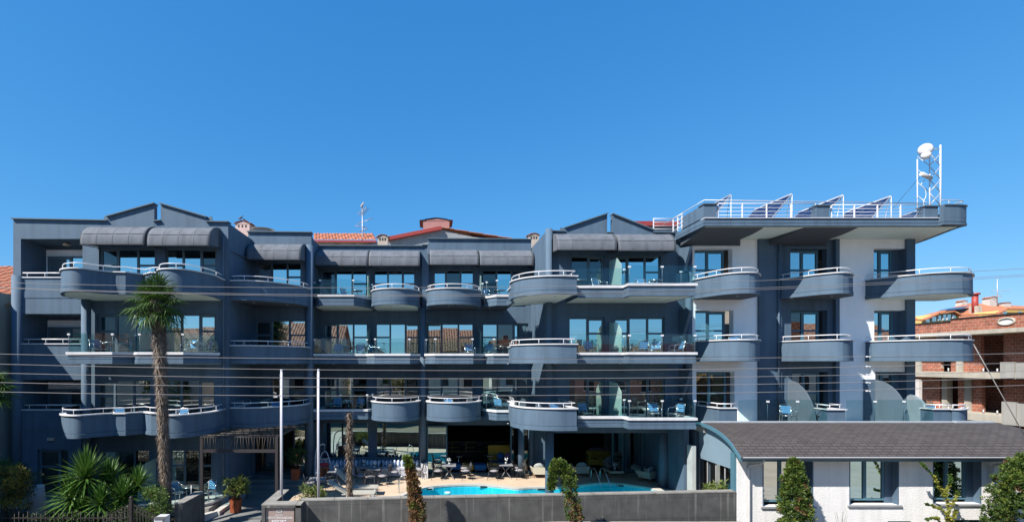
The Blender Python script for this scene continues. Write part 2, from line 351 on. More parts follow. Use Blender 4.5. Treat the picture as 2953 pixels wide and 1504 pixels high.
def pth(runs):
    out = []
    for sm, pts in runs:
        q = [(X_(a, d), d) for a, d in pts]
        if sm: q = smooth(q, 6)
        if out and math.hypot(out[-1][0]-q[0][0], out[-1][1]-q[0][1]) < .03: q = q[1:]
        out += q
    return out
def ret(path, Yb, l=True, r=True):
    p = list(path)
    if l: p = [(p[0][0]+.002, Yb)]+p
    if r: p = p+[(p[-1][0]-.002, Yb)]
    return p
def along(path, s0, step):
    """points every step metres along a plan path"""
    acc = s0; out = []; tot = 0
    for a, b in zip(path, path[1:]):
        L = math.hypot(b[0]-a[0], b[1]-a[1])
        while acc <= tot+L and L > 0:
            t = (acc-tot)/L; out.append((a[0]+(b[0]-a[0])*t, a[1]+(b[1]-a[1])*t)); acc += step
        tot += L
    return out
def inset(path, o): return [(x-nx*o, y-ny*o) for (x, y), (nx, ny) in zip(path, normals(path))]

def balcony(runs, Yb, z0, z1, style='solid', soffit='pale', l=True, r=True, rail_front=True, lamps=2, gh=.80, clip=True, Ybr=None):
    front = pth(runs); path = ret(front, Yb, l, r)
    if Ybr: path[-1] = (path[-1][0], Ybr)
    b = MB(); poly = inset(path, .03)
    if not l: poly = [(poly[0][0], Yb)]+poly
    if not r: poly = poly+[(poly[-1][0], Yb)]
    b.prism(poly, z0+.012, z0+.2)
    zt = z1-.04
    b.sweep(path, [(.02,z0),(.02,z0+.17),(-.012,z0+.175),(-.012,z0+.195),(0,z0+.2),(0,zt),(-.13,zt),(-.13,z0)])
    o = b.build('balcony', wall_m, hotel)
    c = MB(); ct = .045 if style == 'solid' else .11
    c.sweep(path, [(.06,zt),(.06,zt+ct),(-.17,zt+ct),(-.17,zt)]); c.build('coping', coping_m, o)
    if soffit:
        s = MB(); q = inset(path, .12)
        if not l: q = [(q[0][0], Yb)]+q
        if not r: q = q+[(q[-1][0], Yb)]
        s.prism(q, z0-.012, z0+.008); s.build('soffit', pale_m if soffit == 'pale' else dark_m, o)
        mid = along(front, .9, 1.6)[:lamps]
        for (x, y) in mid:
            k = MB(); k.cyl((x, y+.75), .05, z0-.03, z0-.008, 10); k.build('downlight', galv_m, o)
    zz = zt+ct
    if style == 'solid':
        q = inset(path, .055); tl = 0
        t = MB(); t.tube([(x, y, zz+.2) for x, y in q], .021, 8)
        for x, y in along(q, .35, 1.05): t.tube([(x, y, zz-.01), (x, y, zz+.2)], .013, 6)
        t.build('railing', rail_m, o)
    else:
        q = inset(front, .055)
        if l: q = [(q[0][0], Yb)]+q
        if r: q = q+[(q[-1][0], Yb)]
        for a, c2 in zip(q, q[1:]):
            L = math.hypot(c2[0]-a[0], c2[1]-a[1]); n = max(1, round(L/1.45))
            for i in range(n):
                p = Vector((a[0]+(c2[0]-a[0])*i/n, a[1]+(c2[1]-a[1])*i/n, 0)); e = Vector((a[0]+(c2[0]-a[0])*(i+1)/n, a[1]+(c2[1]-a[1])*(i+1)/n, 0))
                d = (e-p).normalized()*.012; g = MB(); g.beam(p+d+Vector((0,0,zz+gh/2-.03)), e-d+Vector((0,0,zz+gh/2-.03)), .012, gh+.05); g.build('glass_panel', glass_m, o)
                if i or a != q[0]:
                    k = MB(); k.cyl((p.x, p.y), .012, zz, zz+gh-.08, 6, 0)
                    if clip: k.box(p.x-.055, p.x+.055, p.y-.03, p.y+.03, zz+gh-.1, zz+gh-.03, 1)
                    k.build('glass_post', [frame_m, rail_m], o)
    return o

# ---- block A, left
hA = []
for zt, zb, p0, p1, q0, q1 in ((W4, 9.3, 285, 446, 476, 624), (W3, 6.3, 279, 444, 470, 622), (W2, 3.4, 276, 433, 470, 620), (W1, .2, 290, 429, 488, 612)):
    g = None if zt > 6 else (paned_m if zt > 3 else lowp_m)
    bay(YA, p0, p1, zt, zb, T3L, hA, g); bay(YA, q0, q1, zt, zb, T3, hA, g)
LG = [(X_(60, YA), X_(238, YA), 10.04, 11.78), (X_(64, YA), X_(238, YA), 7.02, 8.37), (X_(66, YA), X_(238, YA), 4.02, 5.37)]
hA += LG
x0, x1 = X_(108, YA), X_(196, YA); hA.append((x0, x1, .1, W1)); window(x0, x1, .1, W1, YA+.12, [(1.9, .38, True), (.9, None, False)], gm=lowp_m)
wall(YA, X_(38, YA), -9.14, -1.2, 12.2, hA, t=.25)
for (a, b, c, d) in LG:      # the recessed loggia behind each opening
    m = MB(); z0, z1 = c-.75, d
    m.face([(a,YA+.24,z0),(a,24.5,z0),(a,24.5,z1),(a,YA+.24,z1)]); m.face([(b+.6,YA+.24,z0),(b+.6,24.5,z0),(b+.6,24.5,z1),(b+.6,YA+.24,z1)])
    m.face([(a,24.5,z0),(b+.6,24.5,z0),(b+.6,24.5,z1),(a,24.5,z1)]); m.face([(a,YA+.24,z1),(b+.6,YA+.24,z1),(b+.6,24.5,z1),(a,24.5,z1)]); m.face([(a,YA+.24,z0),(b+.6,YA+.24,z0),(b+.6,24.5,z0),(a,24.5,z0)])
    lo = m.build('loggia', wall_m, hotel, fix=False)
    wx0, wx1 = X_(142, 24.4), X_(262, 24.4); s = MB(); s.box(wx0-.3, wx1, 24.42, 24.47, z0, z1-.16); s.build('window_surround', white_m, lo)
    window(wx0, wx1, z0+.1, z1-.5, 24.3, [(1.5, .5, True), (1.2, None, False)], gm=pane_m if d > 10 else paned_m, name='window')
    q = MB(); px0 = a+.05; t0 = MB()
    t0.tube([(a+.05, YA+.06, c+.2), (b+.05, YA+.06, c+.2)], .028, 8)
    for i in range(4): t0.tube([(a+.25+i*(b-a-.4)/3, YA+.06, c-.01), (a+.25+i*(b-a-.4)/3, YA+.06, c+.2)], .013)
    t0.build('railing', rail_m, hotel)
    q.box(a-.1, b+.05, YA-.05, YA+.2, c-.04, c+.008); q.build('coping', coping_m, hotel)
    s2 = MB(); s2.box(a, b, YA-.02, YA+.01, c-.95, c-.63); s2.build('wall_band', wall_m, hotel)
k = MB(); k.lathe([(.05, 11.62), (.16, 11.64), (.16, 11.70), (.1, 11.76)], (X_(192, 23.6), 23.6), 14); k.build('ceiling_lamp', M('lamp_glass', (.6,.5,.36), .5), hotel)
k = MB(); k.box(X_(140, YA), X_(159, YA), YA-.1, YA, 2.62, 2.74); k.build('wall_lamp', M('lamp_shade', (.55,.5,.42), .5), hotel)
def column(px, Y, r, z0, z1, mat=None, n=20):
    b = MB(); b.cyl((X_(px, Y), Y), r, z0, z1, n); return b.build('column', mat or wall_m, hotel)
column(50, 22.9, .22, -1.2, 10.1); column(248.5, 22.55, .19, -1.2, 9.0)
def parapet(pts, Y, t=.25, zb=12.2, cap=.07):
    b = MB(); q = [(X_(a, Y), ZW(c, Y)) for a, c in pts]
    b.yprism([(q[0][0], zb)]+q+[(q[-1][0], zb)], Y, Y+t); o = b.build('parapet', wall_m, hotel)
    c = MB()
    for (a, z), (e, f) in zip(q, q[1:]):
        d = Vector((e-a, 0, f-z)).normalized(); n = Vector((-d.z, 0, d.x)); s = n*.02
        c.beam(Vector((a, Y+t/2-.03, z))+s-d*.03, Vector((e, Y+t/2-.03, f))+s+d*.03, t+.16, .045, up=n if abs(n.z) > .5 else (0,1,0))
    c.build('parapet_coping', frame_m, o); return o
parapet([(38, 632), (310, 637), (310.5, 625.6), (445, 588)], YA); parapet([(445.6, 639), (463, 637)], YA); parapet([(463.5, 588), (595, 626.5), (597, 640), (658, 641)], YA)
b = MB(); b.box(-9.42, -9.14, YA+.004, 28.2, -1.2, 12.5); b.build('side_wall', wall_m, hotel); b = MB(); b.box(-18.9, -18.65, YA+.25, 36, -1.2, 12.4); b.build('side_wall', wall_m, hotel)
def awning(px0, px1, Y, ytop, ybot, proj=1.15, seg=4, tilt=0):
    """barrel awning: a quarter of an oval, ribs, closed ends; px0..px1 measured at its front edge"""
    yf = Y-proj; x0, x1 = X_(px0, yf), X_(px1, yf); zb, zt = ZW(ybot, yf), ZW(ytop, Y-.15)
    prof = [(Y-proj*math.sin(math.pi/2*i/10) if i < 10 else yf, zb+.22+(zt-zb-.22)*math.cos(math.pi/2*i/10)) for i in range(11)]+[(yf-.012, zb+.1), (yf+.006, zb)]
    b = MB(); n = len(prof)
    for s in range(seg):      # canvas sags a little between its ribs
        for u in range(6):
            xa, xb = x0+(x1-x0)*(s+u/6)/seg, x0+(x1-x0)*(s+(u+1)/6)/seg
            sg = lambda k: .013*math.sin(math.pi*k/6)
            def pt(x, i, k):
                y, z = prof[i]; f = 1 if 0 < i < n-1 else .15
                return (x, y+sg(k)*f*.8, z-sg(k)*f*.5)
            for i in range(n-1):
                b.face([pt(xa, i, u), pt(xb, i, u+1), pt(xb, i+1, u+1), pt(xa, i+1, u)], 0, smooth=True)
    for x in (x0, x1): b.face([(x, y, z) for y, z in prof]+[(x, Y, zb+.15)], 0)
    o = b.build('awning', awn_m, hotel)
    e = MB(); e.box(x0-.01, x1+.01, yf-.02, yf+.02, zb-.035, zb)
    for x in (x0, x1): e.beam((x, yf, zb-.018), (x, Y, zb+.1), .03, .03)
    e.build('awning_frame', awnd_m, o)
    rb = MB()
    for s in range(seg+1):
        x = x0+(x1-x0)*s/seg; rb.tube([(x, y-.001, z+.001) for y, z in prof], .007, 5)
    rb.beam((x0, prof[8][0]-.004, prof[8][1]), (x1, prof[8][0]-.004, prof[8][1]), .012, .012); rb.build('awning_rib', awn_m, o)
    return o
awning(231, 416, YA, 655, 703); awning(424, 603, YA, 657, 706)
RUN_A = [(True, [(181, 21.5), (176, 20.9), (178, 20.35), (190, 20.1), (215, 20.0), (245, 20.15), (285, 20.55), (326, 20.85)]), (False, [(326, 20.85), (362, 20.9), (416, 21.45), (436, 21.0), (457, 21.0)]),
         (True, [(456, 20.85), (456, 20.5), (464, 20.25), (485, 20.12), (515, 20.2), (550, 20.5), (590, 21.1), (620, 21.75), (639, 22.6)])]
balcony(RUN_A, YA, 8.98, 9.92, lamps=5); balcony(RUN_A, YA, 3.12, 4.06, lamps=5)
RUN_AG = [(False, [(196, 20.9), (324, 20.9), (388, 21.5), (399, 20.95), (528, 20.95), (632, 22.4)])]
balcony(RUN_AG, YA, 6.1, 6.52, 'glass', r=False)
# ---- block B, recessed, with the entrance
hB = []
for zt, zb, p0, p1 in ((W4, 9.3, 742, 868), (W3, 6.3, 735, 881), (W2, 3.4, 735, 881)): bay(YB, p0, p1, zt, zb, T3L, hB, None if zt > 6 else paned_m)
hB.append((X_(732, YB), X_(879, YB), .36, 2.95))
wall(YB, -9.14, -6.15, -1.2, 12.2, hB, t=.25)
parapet([(715, 669), (898, 671)], YB)
b = MB(); b.box(-6.4, -6.17, YB+.004, 28.6, -1.2, 12.75); b.build('side_wall', wall_m, hotel)
awning(711, 866, YB, 704, 747, seg=4)
RUN_B = [(True, [(662, 23.1), (700, 23.0), (760, 23.25), (820, 23.9), (866, 24.6)]), (False, [(866, 24.6), (886, 25.3)])]
for z0, z1 in ((9.0, 9.92), (6.1, 6.95), (3.15, 4.1)): balcony(RUN_B, YB, z0, z1, soffit='dark')
column(892, 25.95, .205, -1.2, 12.2)
# entrance: dark recess with a glazed door
m = MB(); xa, xb = X_(732, YB), X_(879, YB); m.box(xa-.05, xb+.05, 27.8, 27.9, .3, 3.0); m.box(xa-.3, xa-.02, YB+.25, 27.9, .3, 3.0); m.box(xb+.02, xb+.2, YB+.25, 27.9, .3, 3.0); m.box(xa-.3, xb+.3, YB+.25, 27.9, 2.96, 3.1); m.build('entrance_recess', int_m, hotel)
window(xa+.02, xa+.85, .36, 2.8, 27.0, [(1, None, True), (.05, None, False)], gm=paned_m, name='entrance_door', fm=M('bronze_frame', (.16,.11,.06), .4, metal=.6))
window(xb-.75, xb, .36, 2.9, YB+.6, [(1, None, False)], gm=paned_m)
# ---- block C, two bays
hC = []
for zt, zb, q in ((W4, 9.3, (925, 1058, 1078, 1199, 1249, 1367, 1391, 1516)), (W3, 6.3, (932, 1060, 1083, 1209, 1231, 1366, 1391, 1524)), (W2, 3.4, (932, 1059, 1083, 1208, 1231, 1366, 1391, 1525))):
    for i in range(4): bay(YC, q[2*i], q[2*i+1], zt, zb, T3L if i % 2 == 0 else T3, hC, None if zt > 6 else paned_m)
YC1 = 27.9
for i, (p0, p1) in enumerate(((928, 1063), (1085, 1209))):
    x0, x1 = X_(p0, YC), X_(p1, YC); hC.append((x0, x1, .78, 2.82)); window(x0, x1, .78, 2.82, YC+.08, [(1, None, False)], gm=pane_m, fw=.05)
hC.append((X_(1231, YC), X_(1540, YC), .02, 2.66))
wall(YC, -6.3, 5.9, -1.2, 12.2, hC, t=.25)
parapet([(911, 709), (1217, 710), (1217.5, 707), (1233, 707)], YC); parapet([(1234, 689), (1532, 691)], YC-.25, t=.5)
awning(906, 1060, YC, 722, 764); awning(1063, 1210, YC, 723, 764.5); awning(1239, 1380, YC, 720.5, 761.5); awning(1384, 1539, YC, 722, 763)
balcony([(False, [(905, 26.5), (921, 25.7), (1020, 25.7), (1075, 27.1)])], YC, 9.08, 9.56, 'glass', r=True)
RC1 = [(True, [(1076, 27.2), (1072, 26.4), (1080, 25.8), (1105, 25.35), (1140, 25.2), (1175, 25.4), (1203, 26.0), (1211, 26.7)])]
balcony(RC1, YC, 9.08, 9.9)
column(1219.5, 27.1, .165, -.2, 9.1)
b = MB(); b.box(X_(1217, 27.9), X_(1236, 27.9), 27.7, 28.19, 9.0, 12.18); b.build('pilaster', wall_m, hotel)
RC2 = [(True, [(1236, 27.0), (1231, 26.3), (1236, 25.8), (1260, 25.35), (1300, 25.15), (1340, 25.3), (1372, 25.7), (1387, 26.3)])]
balcony(RC2, YC, 9.08, 9.9, soffit='dark')
RG2 = [(False, [(1389, 26.8), (1401, 26.35), (1432, 25.75), (1476, 25.75)])]
balcony(RG2, YC, 9.08, 9.56, 'glass', soffit='dark', r=False)
balcony([(False, [(905, 26.05), (1057, 26.3), (1080, 25.7), (1182, 25.7), (1210, 26.3)])], YC, 6.1, 6.55, 'glass', r=False, soffit='dark')
balcony([(False, [(1227, 26.2), (1254, 25.6), (1364, 25.6), (1398, 26.4), (1423, 25.7), (1476, 25.7)])], YC, 6.1, 6.55, 'glass', r=False, soffit='dark')
balcony([(False, [(905, 26.1), (1060, 26.3), (1075, 26.6)])], YC, 3.2, 3.66, 'glass', soffit='dark')
balcony(RC1, YC, 3.2, 4.17, soffit='dark'); balcony(RC2, YC, 3.2, 4.17, soffit='dark')
balcony(RG2, YC, 3.2, 3.66, 'glass', soffit='dark', r=False)
# ---- block D
hD = []
D2 = [(1.15, None, False), (1, .38, True)]
for zt, zb, q in ((W4, 9.3, (1647, 1743, 1771, 1906)), (W3, 6.3, (1641, 1744, 1771, 1917)), (W2, 3.4, (1641, 1744, 1771, 1918))):
    g = None if zt > 6 else paned_m
    bay(YD, q[0], q[1], zt, zb, D2, hD, g); bay(YD, q[2], q[3], zt, zb, [(.95, .38, True), (1.15, None, False), (1, .38, False)], hD, g)
wall(YD, 5.72, X_(1995, YD), 2.72, 12.2, hD, t=.25)
b = MB(); b.box(5.72, 5.97, YD+.004, YC, 2.9, 12.55); b.build('side_wall', wall_m, hotel)
b = MB(); b.box(5.7, 11.9, YD+.01, YC+.3, 2.72, 2.9); b.build('porch_ceiling', wall_m, hotel)
parapet([(1591, 667), (1629, 668), (1630, 657.5), (1751, 617)], YD); parapet([(1751.5, 672), (1765, 672)], YD); parapet([(1766, 618), (1883, 664), (1884, 671), (1946, 672)], YD)
column(1583, 24.4, .168, 2.9, 12.62); column(1584.5, 24.1, .205, -1.1, 3.3)
awning(1608, 1778, YD, 675, 719); awning(1785, 1949, YD, 676, 721)
RD1 = [(True, [(1478, 24.5), (1473, 23.9), (1474, 23.2), (1488, 22.6), (1518, 22.0), (1560, 21.65), (1610, 21.52), (1663, 21.6)])]
RDG = [(False, [(1665, 22.75), (1798, 22.75), (1813, 22.1), (2006, 22.1)])]
for z0, z1, g1, so in ((9.08, 9.88, 9.56, 'pale'), (6.12, 6.96, 6.54, 'pale'), (3.23, 4.2, 3.66, 'dark')):
    balcony(RD1, 25.9, z0, z1, Ybr=YD, soffit=so, lamps=3); balcony(RDG, YD, z0, g1, 'glass', l=False, r=True, soffit=so, lamps=3)
for z in (9.3, 6.3, 3.45):      # frosted screens between the two rooms' balconies
    x = X_(1757, YD); s = MB(); s.xprism([(YD, z), (23.05, z), (23.05, z+1.35), (23.6, z+1.75), (YD, z+1.8)], x-.012, x+.012); s.build('frosted_screen', frost_m, hotel)
    f = MB(); x = X_(1958, YD)   # curved fin at the end of the balcony
    f.xprism([(YD, z), (YD, z+2.45)]+[(YD-1.0*math.cos(t*math.pi/16), z+2.3-1.0*math.sin(t*math.pi/16)*.0-1.7*(t/8)**1.6) for t in range(8)], x, x+.14); f.build('side_fin', wall_m, hotel)
    f = MB(); x = X_(1574, 24.2); f.xprism([(24.9, z), (24.9, z+.3)]+[(24.9-.9*math.sin(t*math.pi/16), z+.3+.75*math.cos(t*math.pi/16)) for t in range(9)]+[(24.0, z)], x+.25, x+.37); f.build('side_fin', wall_m, hotel)
x = X_(330, YA)
s = MB(); xx = X_(448, YA); s.xprism([(YA, 6.3), (21.5, 6.3), (21.5, 7.6), (22.1, 8.1), (YA, 8.1)], xx-.012, xx+.012); s.build('frosted_screen', frost_m, hotel)
s = MB(); xx = X_(449, YA); s.xprism([(YA, .2), (21.4, .2), (21.4, 1.3), (22.1, 1.75), (YA, 1.8)], xx-.012, xx+.012); s.build('frosted_screen', frost_m, hotel)
for z in (9.3, 6.3):
    s = MB(); xx = X_(1068, YC); s.xprism([(YC, z), (26.9, z), (26.9, z+1.5), (YC, z+1.8)], xx-.012, xx+.012); s.build('frosted_screen', frost_m, hotel)
    s = MB(); xx = X_(1380, YC); s.xprism([(YC, z), (26.9, z), (26.9, z+1.5), (YC, z+1.8)], xx-.012, xx+.012); s.build('frosted_screen', frost_m, hotel)
# ---- block E, the right wing
hE1, hE3, hE2 = [], [], []
E4 = [(1, .45, False), (1.1, .45, True)]
for zt, zb, q in ((W4+.27, 9.5, (2003, 2099, 2282, 2374, 2520, 2608)), (W3+.31, 6.55, (2005, 2102, 2284, 2376, 2521, 2611)), (W2+.33, 3.4, (2008, 2105, 2287, 2378, 2524, 2614))):
    for h, a, c, e in ((hE1, q[0], q[1], 0), (hE2, q[2], q[3], 0), (hE3, q[4], q[5], 1)):
        x0, x1 = X_(a, YE), X_(c, YE); rx = .22 if h is not hE3 else .02
        h.append((x0, x1+rx, zb, zt)); xw = x1 if h is not hE3 else X_(c-18, YE)
        window(x0, xw, zb, zt-.02, YE+.32, E4, gm=pane_m if zt > 6 else paned_m, fm=frame2_m)
        if h is hE3:
            m = MB(); m.box(xw, x1+.3, YE+.3, YE+.4, zb, zt); m.build('wall', wall_m, hotel)
hE3o = hE3
xa, xb, xc, xd, xe = X_(1995, YE), X_(2184, YE), X_(2250, YE), X_(2416, YE), X_(2609, YE)
wall(YE, xa, xb, -.5, 12.15, hE1, white_m, t=.35); wall(YE+.06, xb, xd, 3.0, 12.15, hE2, wall_m, t=.3); wall(YE, xd, xe, 3.0, 12.15, hE3, white_m, t=.35)
b = MB(); b.box(xb+.003, xc, YE-.12, YE+.05, 3.0, 12.14); b.box(xd-.18, xd-.003, YE-.12, YE+.05, 3.0, 12.14); b.build('pilaster', wall_m, hotel)
b = MB(); b.box(xe, X_(2634, YE), YE-.1, YE+.5, 3.0, 12.14); b.build('corner_pillar', wall_m, hotel)
b = MB(); b.box(xe+.1, X_(2630, YE), YE+.5, 34, -1, 12.1); b.build('side_wall', wall_m, hotel)
column(1986, 24.35, .16, 3.0, 12.15)
EL = [(True, [(2003, 22.5), (2045, 21.75), (2090, 21.1), (2130, 20.8), (2160, 20.72)]), (True, [(2160, 20.72), (2178, 20.8), (2188, 21.1), (2191, 21.6)])]
EM = [(True, [(2255, 22.4), (2300, 21.9), (2350, 21.3), (2405, 20.85), (2430, 20.75)]), (True, [(2430, 20.75), (2448, 20.85), (2457, 21.15), (2460, 21.6)])]
ER = [(True, [(2514, 22.4), (2600, 21.6), (2680, 21.0), (2740, 20.75), (2775, 20.7)]), (True, [(2775, 20.7), (2795, 20.85), (2804, 21.15), (2806, 21.7)])]
for z0, z1 in ((9.2, 10.14), (6.22, 7.18)):
    EL, EM, ER = [[(s_, [(a, d*(1.069 if z0 > 9 else 1.0)) for a, d in l_]) for s_, l_ in r_] for r_ in (EL, EM, ER)]
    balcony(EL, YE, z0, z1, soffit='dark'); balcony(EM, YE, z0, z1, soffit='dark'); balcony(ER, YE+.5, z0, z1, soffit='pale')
# roof slab with its parapet piers
xs0, xr = X_(2030, 22.0), X_(2706, 22.0)
slab = [(xs0, 25.5), (xs0, 22.0), (xr, 22.0), (xr, 21.75)]
arc = smooth([(xr, 21.75), (X_(2750, 21.75), 21.75), (X_(2775, 21.8), 21.8), (X_(2786, 22.0), 22.0), (23.55, 22.5), (24.4, 25.0), (24.6, 26.5)], 5)
full = slab[:-1]+arc
b = MB(); b.prism(inset(full, .04)+[(24.6, 34), (xs0, 34)], 12.16, 12.4)
b.sweep(full, [(.02,12.12),(.02,12.22),(-.012,12.225),(-.012,12.25),(0,12.255),(0,12.45),(-.2,12.45),(-.2,12.12)])
rs = b.build('roof_slab', wall_m, hotel)
c = MB(); c.sweep(full[1:3], [(.05,12.45),(.05,12.48),(-.24,12.48),(-.24,12.45)]); c.build('coping', coping_m, rs)
for a, c2, y0, zt in ((2030.5, 2066, 22.0, 13.06), (2355, 2392, 22.0, 13.0), (2667, 2705, 22.0, 12.97)):
    p = MB(); p.box(X_(a, y0), X_(c2, y0), y0-.004, y0+.35, 12.452, zt); po = p.build('parapet_pier', wall_m, hotel)
    p = MB(); p.box(X_(a, y0)-.05, X_(c2, y0)+.05, y0-.06, y0+.4, zt, zt+.045); p.build('coping', frame_m, po)
p = MB(); p.sweep([(xs0-.001, 24.0), (xs0-.001, 22.0)], [(.003,12.5),(.003,13.06),(-.2,13.06),(-.2,12.5)]); p.build('parapet', wall_m, hotel)
p = MB(); p.sweep(arc, [(.003,12.43),(.003,12.95),(-.2,12.95),(-.2,12.43)]); po = p.build('parapet', wall_m, hotel)
p = MB(); p.sweep(arc, [(.05,12.95),(.05,12.99),(-.25,12.99),(-.25,12.95)]); p.build('coping', frame_m, po)
t = MB(); q = inset(arc, .1); t.tube([(x, y, 13.2) for x, y in q], .022, 6)
for x, y in along(q, .3, 1.3): t.tube([(x, y, 12.97), (x, y, 13.2)], .012)
t.build('railing', galv_m, hotel)
t = MB(); t.tube([(xs0+.1, 26, 13.3), (xs0+.1, 22.15, 13.3), (xr, 22.6, 13.3)], .02, 6); t.build('railing', galv_m, hotel)
def roof_rail(x0, x1, Y, z0, z1, n=3):
    t = MB()
    for i in range(n+1):
        x = x0+(x1-x0)*i/n; t.beam((x, Y, z0), (x, Y, z1), .032, .06); t.beam((x, Y+.05, z0), (x, Y+.2, z0), .03, .03)
    for k in range(4):
        z = z0+(z1-z0)*(.22+.25*k) if k < 3 else z1
        t.tube([(x0-.03, Y, z), (x1+.03, Y, z)], .022 if k == 3 else .012, 8)
    return t.build('roof_railing', rail_m, hotel)
roof_rail(X_(2070, 22.1), X_(2351, 22.1), 22.1, 12.48, 13.13, 4); roof_rail(X_(2397, 22.1), X_(2663, 22.1), 22.1, 12.48, 13.07, 4)
roof_rail(X_(1886, YD), X_(1943, YD), YD+.05, 12.55, 13.2, 1)
t = MB()
for k in range(4): t.tube([(X_(1943, YD), YD+.05, 12.6+.2*k), (xs0-.02, 23.8, 12.6+.2*k)], .017 if k < 3 else .03)
for f in (.0, .5, .95): t.beam((X_(1943, YD)+f*(xs0-X_(1943, YD)), YD+.05-f*.8, 12.5), (X_(1943, YD)+f*(xs0-X_(1943, YD)), YD+.05-f*.8, 13.2), .05, .05)
t.build('roof_railing', rail_m, hotel)
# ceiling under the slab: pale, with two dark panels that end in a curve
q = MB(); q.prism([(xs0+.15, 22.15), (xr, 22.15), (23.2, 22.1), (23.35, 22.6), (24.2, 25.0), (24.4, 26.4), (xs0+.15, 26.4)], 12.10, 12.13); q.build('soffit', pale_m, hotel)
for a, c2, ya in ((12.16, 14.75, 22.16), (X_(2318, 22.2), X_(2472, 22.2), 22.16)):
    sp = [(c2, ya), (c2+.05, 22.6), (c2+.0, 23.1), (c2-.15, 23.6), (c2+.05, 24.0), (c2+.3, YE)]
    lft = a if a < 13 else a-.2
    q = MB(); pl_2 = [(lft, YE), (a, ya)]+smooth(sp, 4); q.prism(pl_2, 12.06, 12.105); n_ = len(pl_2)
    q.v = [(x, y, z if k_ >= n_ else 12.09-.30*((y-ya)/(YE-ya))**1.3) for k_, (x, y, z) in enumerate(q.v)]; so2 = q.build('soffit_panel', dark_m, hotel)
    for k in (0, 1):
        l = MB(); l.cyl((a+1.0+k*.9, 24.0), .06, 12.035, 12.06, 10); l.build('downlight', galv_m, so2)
# second-floor terrace of the wing
b = MB(); b.box(12.2, 24.0, 22.3, YE+.4, 3.05, 3.3); b.build('terrace_slab', M('terrace_floor', (.42,.42,.42), .8, .1), hotel)
def lowwall(runs, z1, l, r, Yb=YE, cap=True):
    p = pth(runs)
    if l: p = [(p[0][0], Yb)]+p
    if r: p = p+[(p[-1][0], Yb)]
    b = MB(); b.sweep(p, [(0,3.0),(0,z1-.04),(-.15,z1-.04),(-.15,3.0)]); o = b.build('terrace_parapet', wall_m, hotel)
    c = MB(); c.sweep(p, [(.06,z1-.04),(.06,z1),(-.2,z1),(-.2,z1-.04)]); c.build('coping', coping_m, o)
    t = MB(); q = inset(p, .07); t.tube([(x, y, z1+.17) for x, y in q], .026, 8)
    for x, y in along(q, .1, .7): t.tube([(x, y, z1-.01), (x, y, z1+.17)], .013)
    t.build('railing', rail_m, o)
lowwall([(False, [(2006, 24.2), (2074, 22.45), (2126, 22.45)])], 4.14, False, False); lowwall([(False, [(2386, 22.42), (2437, 22.42)])], 4.08, True, True, 23.2)
lowwall([(False, [(2691, 22.42), (2741, 22.42)]), (True, [(2745, 22.3), (2770, 22.25), (2786, 22.5), (2790, 23.2)])], 4.1, True, False, 23.0)
for a, c2 in ((2128, 2385), (2439, 2690)):
    x0, x1 = X_(a, 22.4), X_(c2, 22.4); b = MB(); b.box(x0, x1, 22.32, 22.5, 3.3, 3.46); go = b.build('glass_base', coping_m, hotel)
    for i in range(3):
        g = MB(); g.box(x0+(x1-x0)*i/3+.01, x0+(x1-x0)*(i+1)/3-.01, 22.38, 22.392, 3.44, 4.5); g.build('glass_panel', glass_m, go)
        if i:
            k = MB(); xx = x0+(x1-x0)*i/3; k.cyl((xx, 22.41), .012, 3.46, 4.42, 6); k.box(xx-.06, xx+.06, 22.36, 22.41, 4.38, 4.46, 1); k.build('glass_post', [frame_m, rail_m], go)
for px in (2272, 2522):
    x = X_(px, YE); s = MB(); s.xprism([(YE-.02, 3.3)]+[(YE-.02-1.75*math.sin(t*math.pi/24), 3.3+2.02*math.cos(t*math.pi/24)) for t in range(13)], x-.02, x+.02); s.build('frosted_screen', clear_glass('milky_screen', (.70,.78,.84), .02, diff=(.30,.37,.43), dfac=.66), hotel)
x = X_(2606, YE); s = MB(); s.xprism([(YE-.15, 3.3), (YE-.15, 4.6)]+[(YE-.15-.9*math.sin(t*math.pi/16), 3.9+.75*math.cos(t*math.pi/16)) for t in range(9)]+[(YE-1.05, 3.3)], x, x+.12); s.build('side_fin', M('pale_fin_render', (.27,.33,.38), .8), hotel)
b = MB(); b.box(X_(2489, YE), X_(2522, YE), YE-.06, YE-.01, 3.35, 5.35); b.build('open_door', wall_m, hotel)
# drainpipes
def pipe(pts, r=.045, name='drainpipe', mat=None, n=8):
    t = MB(); t.tube(pts, r, n)
    for z in range(2, 12, 3):
        if pts[-1][2] < z < pts[0][2] and abs(pts[-1][0]-pts[-2][0]) < .2: t.cyl((pts[-1][0], pts[-1][1]), r*1.35, z, z+.05, 10)
    return t.build(name, mat or wall_m, hotel)
x = X_(646, YA); pipe([(x+.02, YA-.02, 11.95), (x, YA-.07, 11.7), (x, YA-.07, -1)])
pipe([(-9.1, 25.8, 11.35), (-9.06, YA+.3, 11.3), (x+.05, YA-.05, 11.1)], .035)
x = X_(1977, YD-.1); pipe([(x-.6, YD-.08, 12.15), (x-.05, YD-.08, 12.12), (x, YD-.08, 12.0), (x, YD-.08, 3.5)])
x = X_(2246, YE-.2); pipe([(x, YE-.2, 12.1), (x, YE-.2, 3.3)])
# roof surfaces behind the parapets
b = MB(); b.box(-18.7, -9.2, YA+.3, 36, 11.95, 12.1); b.box(-9.1, -6.2, YB+.3, 36, 11.95, 12.1); b.box(-6.2, 5.9, YC+.3, 36, 11.95, 12.1); b.box(5.9, 12.0, YD+.3, 36, 11.95, 12.1); b.box(-18.8, 24, 36, 36.2, -1, 12.1); b.build('flat_roof', conc_m, hotel)
